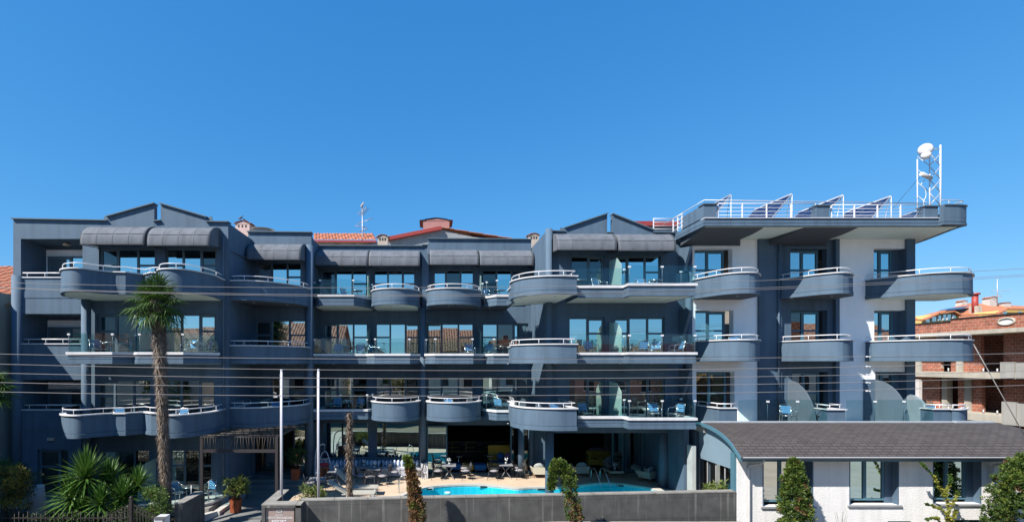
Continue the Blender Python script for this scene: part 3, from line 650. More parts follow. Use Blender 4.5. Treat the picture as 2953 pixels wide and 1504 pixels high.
# ------------------------------------------------------------------ ground, terrace, pool, entrance
def ground(name, mb, mat): return struct(mb.build(name, mat))
asph = M('worn_tan_road', (.42,.385,.32), .9, .14, .6, .3, 60, stain=.1)
b = MB(); b.face([(-1500,-1500,-1.2),(1500,-1500,-1.2),(1500,1500,-1.2),(-1500,1500,-1.2)]); ground('ground', b, M('dry_earth', (.16,.14,.09), .95, .3, .4))
b = MB(); b.box(-80, 80, 3.0, 11.5, -1.2, -1.19); ground('road', b, asph)
b = MB(); b.box(-80, 80, 11.5, 17.0, -1.2, -1.06); ground('pavement', b, M('pavement_slabs', (.42,.40,.36), .85, .15, 2))
back = [(1160,1430),(1180,1421),(1207,1411),(1235,1404),(1280,1399),(1340,1396.5),(1390,1397),(1430,1400),(1470,1404.5),(1495,1407),(1535,1405),(1585,1404),(1635,1403),(1668,1399),(1695,1394.5),(1725,1391.5),(1760,1391.5),(1800,1395),(1850,1402),(1890,1409),(1918,1415)]
pool = [(g.x, g.y) for g in (G(a, c) for a, c in back)]
pool = smooth(pool, 3)+[(11.45,23.6),(11.2,22.6),(9.5,21.9),(5.5,21.6),(1.5,21.5),(-.8,21.8),(-1.6,22.6)]
dk = bpy.data.meshes.new('terrace'); bm = bmesh.new()
outer = [(-6.25,19.3),(12.1,20.3),(12.1,28.4),(11.95,36),(-6.25,36)]
for loop in (outer, pool):
    vs = [bm.verts.new((x, y, 0)) for x, y in loop]
    for i in range(len(vs)): bm.edges.new((vs[i], vs[(i+1) % len(vs)]))
bmesh.ops.triangle_fill(bm, use_beauty=True, use_dissolve=False, edges=bm.edges[:])
bmesh.ops.recalc_face_normals(bm, faces=bm.faces)
for f in bm.faces:
    if f.normal.z < 0: f.normal_flip()
bm.to_mesh(dk); bm.free(); dk.materials.append(deck_m); to = bpy.data.objects.new('terrace', dk); COL.objects.link(to); struct(to)
b = MB(); b.box(-6.25, 12.1, 19.45, 19.5, -1.2, -.005); ground('terrace_edge', b, conc_m)
b = MB(); b.sweep(pool+[pool[0]], [(.26,.002),(.26,.03),(.0,.03),(-.02,.002)]) if False else None
ctr = (5, 23.2)
def ring(path, o):      # offset of a closed loop, outwards
    k = len(path); out = []
    for i in range(k):
        a, c = path[i-1], path[(i+1) % k]; dx, dy = c[0]-a[0], c[1]-a[1]; l = math.hypot(dx, dy); out.append((path[i][0]-dy/l*o, path[i][1]+dx/l*o))
    return out
b = MB(); ro = ring(pool, .28); ri = ring(pool, -.02); k = len(pool)
for i in range(k):
    j = (i+1) % k
    b.face([(*ri[i],.03),(*ri[j],.03),(*ro[j],.03),(*ro[i],.03)]); b.face([(*ro[i],.03),(*ro[j],.03),(*ro[j],.001),(*ro[i],.001)]); b.face([(*ri[i],.03),(*ri[j],.03),(*ri[j],-.05),(*ri[i],-.05)])
ground('pool_coping', b, M('pool_edge_stone', (.60,.55,.48), .7, .1, 2))
pt = brickmat('pool_mosaic', (.10,.64,.74), (.13,.68,.78), (.36,.76,.84), .3, .3, .01, 'xy', rough=.3, bump=.1, offset=0, var=.06)
pw = M('pool_wall_tile', (.55,.74,.80), .3, .06, 2)
b = MB()
for i in range(k):
    j = (i+1) % k; b.face([(*pool[i],0),(*pool[j],0),(*pool[j],-.11),(*pool[i],-.11)], 1); b.face([(*pool[i],-.11),(*pool[j],-.11),(*pool[j],-1.15),(*pool[i],-1.15)], 0)
b.face([(x, y, -1.15) for x, y in pool], 0); ground('pool_basin', b, [pt, pw])
b = MB(); b.face([(x, y, -.10) for x, y in pool]); wo = b.build('pool_water', clear_glass('pool_water', (.42,.94,1.0), .0, 1.25, bump=.8), fix=False); struct(wo)
for px, py in ((1234, 1412), (1400, 1402.5), (1568, 1410), (1799, 1397)):
    g = G(px, py); ey_ = [a[1]+(c[1]-a[1])*(g.x-a[0])/(c[0]-a[0]) for a, c in zip(pool, pool[1:]) if a[0] <= g.x < c[0]][0]
    s = MB(); s.box(g.x-.27, g.x+.27, ey_-.03, ey_+.1, -.14, -.015, 0); s.box(g.x-.22, g.x+.22, ey_-.036, ey_-.028, -.12, -.04, 1)
    tag(s.build('pool_skimmer', [M('skimmer_frame', (.45,.55,.58), .5), black_m]), {1234: 'pool skimmer opening in the far left pool wall, nearest the brown mossy tree', 1400: 'pool skimmer slot in the middle of the curved pool wall, below the blue stool', 1568: 'pool skimmer slot beside the round blue column in the water', 1799: 'pool skimmer slot right of the shaded pool ladder'}[px], 'skimmer', 'skimmer slots around the pool')
g = G(1291, 1421, -.15); s = MB(); s.lathe([(.02,-.2),(.16,-.19),(.17,-.12),(.12,-.08),(.02,-.07)], (g.x, g.y), 16); tag(s.build('pool_float', coping_m), 'white round chlorine float drifting on the pool', 'float')
# street wall with its stone cladding, running slightly away to the right
Wd = Vector((XW(2122, 20.05)-XW(866, 18.75), 20.05-18.75, 0)); W0 = Vector((XW(866, 18.75), 18.75, 0)); ang = math.atan2(Wd.y, Wd.x); L = Wd.length
wl = empty('street_wall', W0, 'long dark grey stone garden wall in front of the pool', 'wall'); 
b = MB(); b.box(W0.x, W0.x+L, W0.y, W0.y+.30, -1.2, .985); o1 = b.build('wall_body', stone_m, wl)
b = MB(); b.box(W0.x-.01, W0.x+L, W0.y-.012, W0.y+.315, .985, 1.025); o2 = b.build('wall_coping', stonetop_m, wl)
wl.rotation_euler = (0, 0, ang)
sg = empty('sign_wall', (XW(755, 18.35), 18.35, 0), 'dark stone end block of the garden wall carrying the hotel sign', 'wall')
x0, x1 = XW(755, 18.35), XW(868, 18.35)
b = MB(); b.box(x0, x0+.12, 18.32, 20.5, -1.2, .95); b.box(x0+.12, x1, 18.32, 18.36, .86, .95); b.box(x1-.2, x1, 18.32, 18.75, -1.2, .95); b.box(x0+.12, x1-.2, 18.46, 18.75, -1.2, .95); b.build('wall_body', stone_m, sg)
b = MB(); b.box(x0-.01, x1+.01, 18.31, 18.77, .95, .99); b.box(x0-.01, x0+.4, 18.77, 20.5, .95, .99); b.build('wall_coping', stonetop_m, sg)
# the sign
sx0, sx1, sy = XW(763, 18.4), XW(848, 18.4), 18.40; szt = ZW(1456, 18.4); cx = (sx0+sx1)/2
sn = empty('hotel_sign', (cx, sy, szt-.7), 'beige hotel name sign with white lettering in the dark stone wall', 'sign')
b = MB(); b.box(sx0, sx1, sy, sy+.04, szt-1.25, szt); b.build('sign_panel', M('taupe_sign_panel', (.36,.28,.255), .5, .05), sn)
let_m = M('white_letters', (.85,.83,.83), .5, .02)
def text(body, x, z, size, width, par, bold=0.0):
    c = bpy.data.curves.new('text', 'FONT'); c.body = body; c.align_x = 'CENTER'; c.align_y = 'CENTER'; c.size = size; c.extrude = .003; c.offset = bold
    t = bpy.data.objects.new('text', c); COL.objects.link(t); bpy.context.view_layer.update()
    me = bpy.data.meshes.new_from_object(t.evaluated_get(bpy.context.evaluated_depsgraph_get())); bpy.data.objects.remove(t)
    w = max(v.co.x for v in me.vertices)-min(v.co.x for v in me.vertices); s = width/w
    o0 = WL[par.name]
    for v in me.vertices: v.co = (x+v.co.x*s-o0.x, sy-.004-v.co.z-o0.y, z+v.co.y-o0.z)
    me.materials.clear(); me.materials.append(let_m); o = bpy.data.objects.new('lettering', me); COL.objects.link(o); o.parent = par; WL[o.name] = o0
ppm = 18.4/F
text('HOTEL', cx+.0, ZW(1484, 18.4), .085, 22*ppm, sn); text('MEDITERRANEAN', cx, ZW(1491.6, 18.4), .105, 75*ppm, sn, .001); text('RESORT', cx-.01, ZW(1502.5, 18.4), .155, 42*ppm, sn, .004)
e = MB(); ex, ez = cx+.0, ZW(1470.5, 18.4); u = ppm*1.0
def emb(pts, r): e.tube([(ex+a*u, sy-.006, ez+c*u) for a, c in pts], r, 5)
emb([(-4,-3.5),(-3.6,5.5),(0,-3.2),(3.6,5.5),(4,-3.5)], .011)
for s_ in (-1, 1):
    emb([(s_*a, c) for a, c in ((3.8,-3),(5.5,-4.8),(7.6,-4.2),(8,-2.2),(6.6,-1.2),(5.6,-2.4))], .009); emb([(s_*a, c) for a, c in ((4.4,4.5),(6,3.8),(6.8,1.6),(8,.6))], .008); emb([(s_*a, c) for a, c in ((.6,-5),(2.4,-6.6),(4.2,-6.2))], .008); emb([(s_*a, c) for a, c in ((5.4,6),(7,4.4))], .007)
e.ball((ex, sy-.006, ez+7*u), (.016,.005,.02), 8, 5); e.ball((ex, sy-.006, ez+4.4*u), (.011,.005,.011), 8, 5); emb([(-1.6,-5.2),(0,-4.2),(1.6,-5.2)], .008)
e.build('emblem', let_m, sn)
# entrance: landing, steps, sloping forecourt
ent_m = M('grey_stone_paving', (.20,.205,.20), .8, .14, 1.5, .3, 40); 
b = MB(); b.box(-9.1, -6.22, 25.0, 27.9, -1.2, .35); b.box(-8.9, -6.22, 24.5, 25.0, -1.2, .2); b.box(-8.7, -6.22, 24.0, 24.5, -1.2, .05); b.box(-8.5, -6.22, 23.5, 24.0, -1.2, -.1); ground('entrance_steps', b, ent_m)
b = MB(); b.box(-9.3, -6.22, 21.2, 23.5, -1.2, -.2); b.box(-8.2, -6.22, 20.7, 21.2, -1.2, -.22); ground('forecourt', b, ent_m)
b = MB(); b.box(-7.6, -6.22, 20.3, 20.7, -1.2, -.4); b.box(-7.6, -6.22, 19.9, 20.3, -1.2, -.56); ground('front_steps', b, ent_m)
b = MB(); b.face([(-10.2,17,-1.05),(-6.3,17,-1.05),(-7.0,21.2,-.205),(-10.2,21.2,-.205)]); ground('entrance_ramp', b, ent_m)
b = MB(); b.prism([(-24,12.6),(-10.2,12.6),(-10.2,20.6),(-9.9,21.0),(-19.5,21.0)], -1.2, -.2); ground('garden_bed', b, M('garden_soil', (.05,.04,.028), .95, .4, 6, 1, 30))
b = MB(); b.box(-19, -9.2, 21.0, 22.95, -1.2, .06); ground('garden_path', b, M('pale_paving', (.30,.29,.27), .8, .2, 3))
# small terrace of the left rooms, a white marble edge and a glass rail
mt = empty('marble_terrace', (-10.5, 21.6, 0), 'white marble faced room terrace with a glass rail beside the entrance', 'terrace')
mw = M('white_marble', (.66,.64,.60), .5, .12, 1.5, stain=.15); pth_ = [(-12.6,20.9),(-9.85,20.9),(-9.3,21.5),(-9.12,22.9)]
b = MB(); b.prism(pth_+[(-12.6,22.9)], -1.2, .12); b.build('terrace_base', mw, mt)
b = MB(); b.sweep(pth_, [(.05,.12),(.05,.2),(-.25,.2),(-.25,.12)]); b.build('marble_edge', mw, mt)
b = MB(); q = [(-12.2,21.05),(-9.95,21.05),(-9.45,21.6),(-9.3,22.8)]
for a, c in zip(q, q[1:]): g = MB(); g.beam((*a,.62), (*c,.62), .012, .82); g.build('glass_panel', glass_m, mt)
for a in q[1:3]: k2 = MB(); k2.cyl(a, .016, .2, 1.02, 8); k2.build('rail_post', galv_m, mt)
b = MB(); b.prism([(-9.0,21.0),(-8.75,21.0),(-8.75,25.0),(-9.0,25.0)], -1.2, -.05); b.prism([(-9.6,20.2),(-9.35,20.2),(-8.85,21.0),(-9.1,21.0)], -1.2, -.05); tag(b.build('marble_kerb', mw), 'low white marble kerb along the entrance slope', 'kerb')
b = MB(); b.xprism([(19.3,-1.2),(19.3,.35),(20.9,.35),(20.9,-1.2)], -10.55, -9.85); b.build('pier', stone_m) if False else None
pi = empty('gate_pier', (XW(480, 18.6), 19.2, 0), 'dark grey stone gate pier beside the marble terrace', 'pier')
b = MB(); x0, x1 = XW(463+40, 18.3)-.45, XW(503, 18.3); x0, x1 = XW(503, 18.3), XW(525, 18.3)+.02
b.prism([(x0, 18.3), (x1, 18.3), (x1+.05, 20.0), (x0-.02, 20.0)], -1.2, ZW(1452, 18.3)); b.build('pier_body', stone_m, pi)
b = MB(); zc = ZW(1452, 18.3); b.prism([(x0-.01, 18.29), (x1+.01, 18.29), (x1+.06, 20.01), (x0-.03, 20.01)], zc, zc+.035); b.build('pier_coping', stonetop_m, pi)
# ------------------------------------------------------------------ white annex on the right
an = empty('white_annex', (18, 21, 0), 'low white rendered annex with a dark curved shingle roof', 'building')
prof = [(22.95,3.40),(22.6,3.50),(22.2,3.50),(21.48,3.42),(20.74,3.24),(20.14,2.98),(19.82,2.74),(19.46,2.48)]
pf = smooth(prof, 3); XL, XR = 12.1, 25.0
b = MB(); u = 0
for (y0, z0), (y1, z1) in zip(pf, pf[1:]):
    d = math.hypot(y1-y0, z1-z0); b.face([(XL,y0,z0),(XR,y0,z0),(XR,y1,z1),(XL,y1,z1)], 0, uv=[(XL,u),(XR,u),(XR,u+d),(XL,u+d)]); u += d
ro_ = b.build('roof', shingle_m, an)
b = MB(); b.xprism([(y, z-.01) for y, z in pf]+[(y, z-.16) for y, z in pf[::-1]], XL-.05, XL+.1); b.xprism([(y, z-.012) for y, z in pf]+[(y, z-.16) for y, z in pf[::-1]], XL+.1, XR); b.build('roof_edge', frame2_m, an)
b = MB(); b.box(XL, XR, 22.2, 22.34, 3.42, 3.56); b.box(XR-1.8, XR-.6, 22.1, 22.3, 3.5, 3.58); b.build('flashing', M('grey_flashing', (.45,.50,.55), .5), an)
YN = 20.06; hN = []
for p0, p1, zb, py in ((2199, 2346, .42, 0), (2449, 2593, .48, 0), (2690, 2831, .52, 0)):
    x0, x1 = XW(p0, YN), XW(p1, YN); hN.append((x0, x1, zb, 2.34))
    window(x0+.1, x1-.32, zb+.1, 2.30, YN+.3, [(1, None, True), (1, None, True)], par if False else an, pane_m if p0 > 2300 else paned_m, frame2_m, .06)
    r_ = MB(); r_.box(x1-.32, x1-.005, YN+.28, YN+.36, zb, 2.34); r_.build('window_reveal', wall_m, an)
    s = MB(); s.box(x0-.08, x1+.08, YN-.07, YN+.28, zb-.07, zb-.005); s.build('window_sill', M('grey_sill', (.34,.35,.37), .6), an)
    s = MB(); s.box(x0+.004, x0+.05, YN+.004, YN+.27, zb, 2.33); s.build('window_lining', wall_m, an); s = MB(); s.box(x1-.05, x1-.004, YN+.004, YN+.27, zb, 2.33); s.build('window_lining', wall_m, an)
for p0, p1 in ((2738, 2852), (2560, 2628)):
    x0, x1 = XW(p0, YN), XW(p1, YN); zt = ZW(1497 if p0 > 2700 else 1501, YN); hN.append((x0, x1, -.9, zt)); window(x0, x1, -.9, zt, YN+.05, [(1, None, False), (1, None, False)], an, pane_m, frame2_m, .06)
wall(YN, 12.3, 24.1, -1.2, 2.42, hN, annex_m, t=.3, par=an)
# gable towards the pool: glazed folding wall under a blue panel
b = MB(); b.xprism([(20.36, 1.83), (22.9, 1.83), (22.9, 3.25), (22.2, 3.33), (21.48, 3.25), (20.74, 3.07), (20.36, 2.85)], 12.3, 12.5); b.build('gable_panel', M('light_blue_panel', (.22,.32,.40), .7, .05), an)
b = MB(); b.box(12.3, 12.5, 20.06, 20.42, -1.2, 2.45) if False else b.box(12.295, 12.5, 20.065, 20.36, -1.2, 2.45); b.build('corner_post', annex_m, an)
b = MB(); b.box(12.2, 12.298, 20.1, 20.35, -1.2, 2.55); b.build('corner_trim', frame2_m, an)
for i in range(4):
    y0, y1 = 20.4+i*.66, 20.4+(i+1)*.66; g = MB(); g.box(12.4, 12.412, y0+.015, y1-.015, .12, 1.83); g.build('glass_panel', paned_m, an)
    f = MB(); f.box(12.38, 12.43, y1-.015, y1+.015, .1, 1.83); f.build('glazing_bar', galv_m, an)
b = MB(); b.box(12.35, 12.6, 20.36, 23.1, -1.2, .12); b.build('plinth', annex_m, an)
b = MB(); b.box(11.78, 11.95, 22.5, 22.95, 0, 2.42); b.build('frosted_pier', M('pale_pier', (.48,.53,.53), .5), an)
b = MB(); b.box(12.2, 12.4, 23.04, 24.6, 0, 3.0); b.build('back_wall', wall_m, an)
b = MB(); b.box(23.95, 24.1, 20.37, 23, -1.2, 2.9); b.build('side_wall', annex_m, an)
b = MB(); t = MB(); t.tube([(XL-.02, 19.40, 2.46), (XR, 19.40, 2.46)], .065, 8); t.build('gutter', M('dark_gutter', (.05,.06,.075), .4), an)
t = MB(); t.box(XL, XR, 19.335, 19.37, 2.49, 2.51); t.build('gutter_lip', rail_m, an)
pm = M('white_pipe', (.62,.62,.62), .4, .06)
for x, xx in ((XW(2178, 19.98), XW(2160, 19.98)), (XW(2918, 19.4), XW(2862, 19.98))):
    t = MB(); t.tube(smooth([(x, 19.45, 2.42), (x, 19.6, 2.22), ((x+xx)/2, 19.85, 2.12), (xx, 19.98, 2.0), (xx, 19.98, 1.7), (xx, 19.98, -1.0)], 4), .05, 8); t.build('drainpipe', pm, an)
# ------------------------------------------------------------------ rear roofs of the hotel, chimneys
def tiles(mb, o, u, v, nu, nv, m=0, amp=.05, lap=.02):
    """barrel tiles: o corner at the eave, u along it, v up the slope; nu columns, nv rows"""
    o, u, v = Vector(o), Vector(u), Vector(v); n = u.cross(v).normalized(); U = u/nu; V = v/nv
    if n.z < 0: n = -n
    w_ = 4; vs = []; cols = nu*w_+1
    for j in range(nv):
        for e in (0, 1):
            for i in range(cols):
                h = amp*abs(math.sin(math.pi*(i/w_)))**.8*(1 if True else 0)+(lap if e == 0 else 0)
                vs.append(o+U*(i/w_)+V*(j+e)+n*(h+.01*((i//w_*7+j*5) % 3)))
    fs = []
    for j in range(2*nv-1):
        for i in range(cols-1): fs.append((j*cols+i, j*cols+i+1, (j+1)*cols+i+1, (j+1)*cols+i))
    mb.idx(vs, fs, m, False)
b = MB(); tiles(b, P(905, 693, 33), Vector((4.15,0,0)), P(905, 674, 35.5)-P(905, 693, 33), 19, 6); b.build('tiled_roof', tile_m, hotel, fix=False)
b = MB(); b.beam(P(905, 695, 32.95), P(1086, 696, 32.95), .1, .12); b.build('roof_fascia', red_m, hotel)
b = MB(); x0 = XW(905, 33); b.box(x0, XW(1100, 33), 33.3, 33.5, 12, ZW(697, 33.3)); b.build('wall', M('stained_plaster', (.52,.42,.34), .85, .2, 2, stain=.3), hotel)
gY = 33.0; gp = [(1060, 740), (1060, 706), (1121, 691), (1272, 662), (1362, 682), (1490, 694), (1560, 700), (1560, 740)]
b = MB(); b.yprism([(XW(a, gY), ZW(c, gY)) for a, c in gp], gY, gY+.2); b.build('gable', M('grey_render_gable', (.33,.35,.37), .8, .12, 1, stain=.15), hotel)
b = MB(); b.beam(P(1118, 689, gY-.1), P(1273, 658, gY-.1), .4, .22); b.build('roof_fascia', red_m, hotel)
b = MB(); a, c = P(1268, 655, gY-.15), P(1362, 677, gY-.15); tiles(b, P(1490, 690, gY-.2), Vector((0, 3, 0)), a-P(1490, 690, gY-.2), 12, 16); b.build('tiled_roof', tile_m, hotel, fix=False)
b = MB(); tiles(b, P(1350, 688, 33.5), Vector((1.2,0,0)), Vector((0,2.5,.75)), 5, 6); tiles(b, P(1400, 692, 34), Vector((2.2,0,0)), Vector((0,3,.75)), 10, 7); b.build('tiled_roof', tile_m, hotel, fix=False)
b = MB(); b.box(XW(1815, 33), XW(1960, 33), 33, 33.3, ZW(650, 33), ZW(637, 33)); b.build('roof_fascia', red_m, hotel)
b = MB(); b.box(XW(1815, 33), XW(1960, 33), 33.32, 33.4, 12, ZW(649, 33)); b.build('wall', M('pale_band', (.55,.5,.46), .8), hotel)
def chimney(px0, px1, ytop, ybase, Y, body, roofm, gable=True, slots=True, par=None):
    x0, x1 = XW(px0, Y), XW(px1, Y); z0, z1 = ZW(ybase, Y), ZW(ytop, Y); cx = (x0+x1)/2; w2 = (x1-x0)/2; d = w2*1.8; hr = (z1-z0)*.22
    b = MB(); b.box(x0+w2*.12, x1-w2*.12, Y, Y+d, z0-.5, z1-hr); o = b.build('chimney', body, par or hotel)
    r_ = MB()
    for s_ in (-1, 1): tiles(r_, (cx+s_*w2*1.12, Y-.08, z1-hr), Vector((0, d+.16, 0)), Vector((-s_*w2*1.12, 0, hr)), 5, 3, amp=.03)
    r_.yprism([(x0, z1-hr-.02), (cx, z1-.03), (x1, z1-hr-.02)], Y-.02, Y+d+.02, 1); r_.build('chimney_roof', [roofm, body], o, fix=False)
    if slots:
        s = MB()
        for k in (-.45, 0, .45): s.box(cx+k*w2-.05, cx+k*w2+.05, Y-.006, Y+.02, z1-hr-.22, z1-hr-.08)
        s.build('smoke_slot', int_m, o)
    return o
pl = M('cream_plaster', (.55,.47,.40), .85, .15, 3, stain=.2)
chimney(1087, 1120, 676, 709, 31, pl, tile_m); chimney(1215, 1301, 628, 664, 36, pink_m, red_m, slots=False); chimney(676, 722, 636, 676, 31, M('pink_plaster', (.66,.48,.44), .85, .1), tile_m); chimney(1524, 1556, 672, 702, 31.5, pl, tile_m)
b = MB(); b.cyl((XW(757, 31), 31), .55, 12.2, ZW(663, 31), 16); b.cyl((XW(757, 31), 31), .75, ZW(663, 31), ZW(660, 31), 16, r1=.4); b.build('roof_vent', galv_m, hotel)
# ------------------------------------------------------------------ left neighbour
nb = empty('neighbour_house', (-21.5, 24, -1.2), 'grey rendered neighbouring house with dark red eaves and terracotta roof', 'house')
b = MB(); b.box(-30, XW(36, 23.6), 23.6, 33, -1.2, ZW(920, 23.6)); b.build('wall', M('grey_green_render', (.34,.37,.34), .85, .08, 1, stain=.12), nb)
b = MB(); b.box(-30, XW(37, 23.4), 23.3, 33, ZW(918, 23.4), ZW(876, 23.4)); b.build('eaves', M('red_eaves', (.62,.02,.03), .6, .08), nb)
b = MB(); b.box(-30, -19.3, 13.0, 23.28, -1.2, 9.3); b.build('side_wing', bpy.data.materials['grey_green_render'], nb)
b = MB(); tiles(b, (-28, 22.9, ZW(882, 22.9)), Vector((8.8,0,0)), Vector((0,5,2.75)), 40, 14); b.build('roof', tile_m, nb, fix=False)
t = MB(); t.tube([(XW(33, 23.5), 23.5, 8.4), (XW(33, 23.5), 23.5, -1)], .04); t.build('drainpipe', black_m, nb)
# ------------------------------------------------------------------ brick shell on the right, facing the hotel's yard
bs = empty('unfinished_building', (35, 32, -1.2), 'unfinished red hollow-brick building with bare concrete balcony slabs', 'building')
XF = 34.3
def DW(px): return XF*F/(px-HX)
slab_m = M('pale_concrete', (.52,.48,.40), .9, .15, 1.2, .3, 20, stain=.15)
holes_by = {0: [(2796, 2840), (2640, 2655)], 1: [(2858, 2921), (2713, 2741)], 2: [(2711, 2762), (2832, 2888)]}
def floor_wall(z0, z1, dr):
    b = MB(); ys = sorted({24.0, 44.0}|{y for d in dr for y in d})
    for a, c in zip(ys, ys[1:]):
        if any(d[0] <= a and c <= d[1] for d in dr): continue
        b.box(XF+1.3, XF+1.52, a, c, z0, z1)
    return b.build('brick_wall', brick_m, bs)
def drs(l): return [tuple(sorted(((XF+1.3)*F/(a-HX+10) if False else (XF+1.3)*F/(a-HX), (XF+1.3)*F/(c-HX)))) for a, c in l]
floor_wall(5.55, 7.95, drs([(2713, 2742), (2829, 2894)])); floor_wall(2.95, 5.2, drs([(2711, 2763), (2832, 2893)])); floor_wall(-1.2, 2.6, drs([(2740, 2800)]))
for z0, z1, x0 in ((7.95, 8.2, XF-.12), (5.2, 5.55, XF-.05), (2.55, 2.98, XF-.05)):
    b = MB(); b.box(x0, 44, 24, 44, z0, z1); b.build('floor_slab', slab_m, bs)
b = MB(); b.box(XF, XF+.22, DW(2744), 44, 8.2, 8.85); b.build('brick_parapet', brick_m, bs)
b = MB(); b.box(XF-.06, XF+.2, 24, DW(2744)-.002, 8.2, 9.0)
b.build('brick_parapet', brick_m, bs)
b = MB(); b.box(XF-.12, XF+.35, 24, DW(2744), 9.0, 9.06); b.box(XF-.06, XF+.3, DW(2744), 44, 8.85, 8.91); b.build('tar_coping', M('tar_strip', (.05,.04,.035), .8), bs)
yy = DW(2906); k3 = MB(); k3.lathe([(.05, 0), (.38, 0), (.42, .03)], (0, 0), 18); 
b = MB(); n = 18
ringp = [(XF-.075, yy+.42*math.cos(i*2*math.pi/n), 8.6+.2*math.sin(i*2*math.pi/n)) for i in range(n)]
b.tube(ringp, .06, 6, closed=True); b.face([(XF-.064, y, z) for x, y, z in ringp], 1); b.build('round_opening', [slab_m, M('pale_backing', (.75,.74,.74), .8)], bs)
for px, w_, z0, z1 in ((2725, .35, 2.98, 5.2), (2792, .4, 2.98, 5.2), (2650, .4, 5.55, 7.95), (2768, .4, 5.55, 7.95)):
    y = (XF+1.25)*F/(px-HX); b = MB(); b.box(XF+1.2, XF+1.6, y-w_/2, y+w_/2, z0, z1); b.build('concrete_column', conc_m, bs)
for z0, z1, p0, p1 in ((5.25, 6.2, 2885, 2925), (5.25, 6.15, 2930, 2990), (2.5, 3.85, 2889, 2930), (2.5, 3.8, 2934, 2990)):
    y0, y1 = (XF-.1)*F/(p1-HX), (XF-.1)*F/(p0-HX); b = MB(); b.box(XF-.12, XF+.02, y0, y1, z0, z1); b.build('balcony_panel', M('grey_concrete_panel', (.42,.41,.38), .9, .1, 1.5, stain=.15), bs)
b = MB(); b.box(XF+3.5, XF+3.7, 24, 44, -1.2, 8); b.build('inner_wall', brick_m, bs)
for z in (5.55, 2.98):
    for px in (2735, 2836, 2876):
        t = MB(); y = (XF+.5)*F/(px-HX); t.cyl((XF+.5, y), .04, z, z+.26, 8); t.build('pipe_stub', galv_m, bs)
for z in (3.4, 6.5):
    b = MB(); b.box(XF-.03, XF+.2, DW(2651), DW(2640), z-.2, z+1.6); b.build('white_panel', M('white_panel', (.72,.68,.66), .8), bs) if z < 4 else None
# ------------------------------------------------------------------ yellow house far behind
yh = empty('yellow_house', (75, 64, -1.2), 'yellow house with orange hipped tile roof behind the brick shell', 'house')
ye = M('yellow_render', (.66,.47,.16), .85, .06)
def q3(px, py, Y): return P(px, py, Y)
b = MB(); xa, xb = XW(2620, 62), XW(3120, 62); b.box(xa+1, xb, 62.5, 80, -1.2, ZW(925, 62)); b.build('wall', ye, yh)
b = MB(); Rl, Rr = q3(2797, 873, 70), q3(3150, 893, 70)
tiles(b, q3(2600, 927, 61), q3(2776, 908, 61)-q3(2600, 927, 61), (Rl-q3(2600, 927, 61))*.98, 30, 16, amp=.07) if False else None
e0, e1 = q3(2610, 922, 61.5), q3(3150, 912, 61.5)
for (p0, p1, p2, p3) in ((e0, e1, Rr, Rl),):
    n1, n2 = 40, 20
    for i in range(n1):
        for j in range(n2):
            def L2(s, t_): return (p0*(1-s)+p1*s)*(1-t_)+(p3*(1-s)+p2*s)*t_
            b.face([L2(i/n1, j/n2), L2((i+1)/n1, j/n2), L2((i+1)/n1, (j+1)/n2), L2(i/n1, (j+1)/n2)], 0)
b.face([e0, Rl, q3(2600, 925, 78)]); b.build('roof', tile2_m, yh)
b = MB()
dz = q3(2790, 908, 60.2)
b.yprism([(XW(a, 60.3), ZW(c, 60.3)) for a, c in ((2664, 935), (2664, 925), (2705, 905), (2745, 900), (2765, 908), (2765, 935))], 60.3, 63); b.build('dormer', ye, yh)
b = MB()
for (p, q) in (((2630, 922), (2662, 922)), ((2660, 923), (2703, 903)), ((2702, 903), (2748, 897)), ((2747, 897), (2768, 908)), ((2768, 909), (2885, 904)), ((2878, 903), (2900, 890)), ((2899, 890), (2990, 892))):
    b.beam(P(*p, 60.1), P(*q, 60.1), .5, .16)
b.build('roof_edge', tile2_m, yh)
for a, c, d, e_ in ((2670, 2681, 920, 928), (2688, 2700, 913, 926), (2706, 2714, 909, 924), (2720, 2730, 906, 923), (2732, 2742, 906, 922), (2748, 2756, 905, 919)):
    w_ = MB(); w_.box(XW(a, 60.2), XW(c, 60.2), 60.2, 60.29, ZW(e_, 60.2), ZW(d, 60.2)); wo = w_.build('window', paned_m, yh); f = MB(); f.box(XW(a, 60.2)-.1, XW(a, 60.2), 60.15, 60.28, ZW(e_, 60.2), ZW(d, 60.2)); f.build('window_frame', coping_m, wo)
b = MB(); b.yprism([(XW(a, 60.6), ZW(c, 60.6)) for a, c in ((2882, 912), (2900, 893), (2990, 893), (2990, 912))], 60.6, 64); b.build('dormer', ye, yh)
for a in (2894, 2936): w_ = MB(); w_.box(XW(a, 60.5), XW(a+10, 60.5), 60.5, 60.58, ZW(906, 60.5), ZW(897, 60.5)); w_.build('window', paned_m, yh)
b = MB(); b.cyl((XW(2824, 64), 64.5), .32, ZW(900, 64), ZW(848, 64), 10); b.cyl((XW(2824, 64), 64.5), .5, ZW(848, 64), ZW(843, 64), 10); b.build('flue', M('red_flue', (.4,.06,.05), .5), yh)
b = MB(); b.box(XW(2818, 64), XW(2832, 64), 64, 65, ZW(903, 64), ZW(881, 64)); b.build('chimney_base', pl, yh)
for a, c, yt, yb in ((2772, 2791, 865, 885), (2853, 2876, 855, 874), (2896, 2917, 871, 880)): chimney(a, c, yt, yb, 69, M('pale_chimney', (.6,.58,.54), .8), tile2_m, slots=False, par=yh)
b = MB(); b.face([P(2702, 896, 63.2), P(2775, 890, 64.5), P(2798, 880, 67.5), P(2735, 888, 66.5)]); b.build('roof_solar_panel', M('far_solar', (.05,.07,.12), .2), yh)
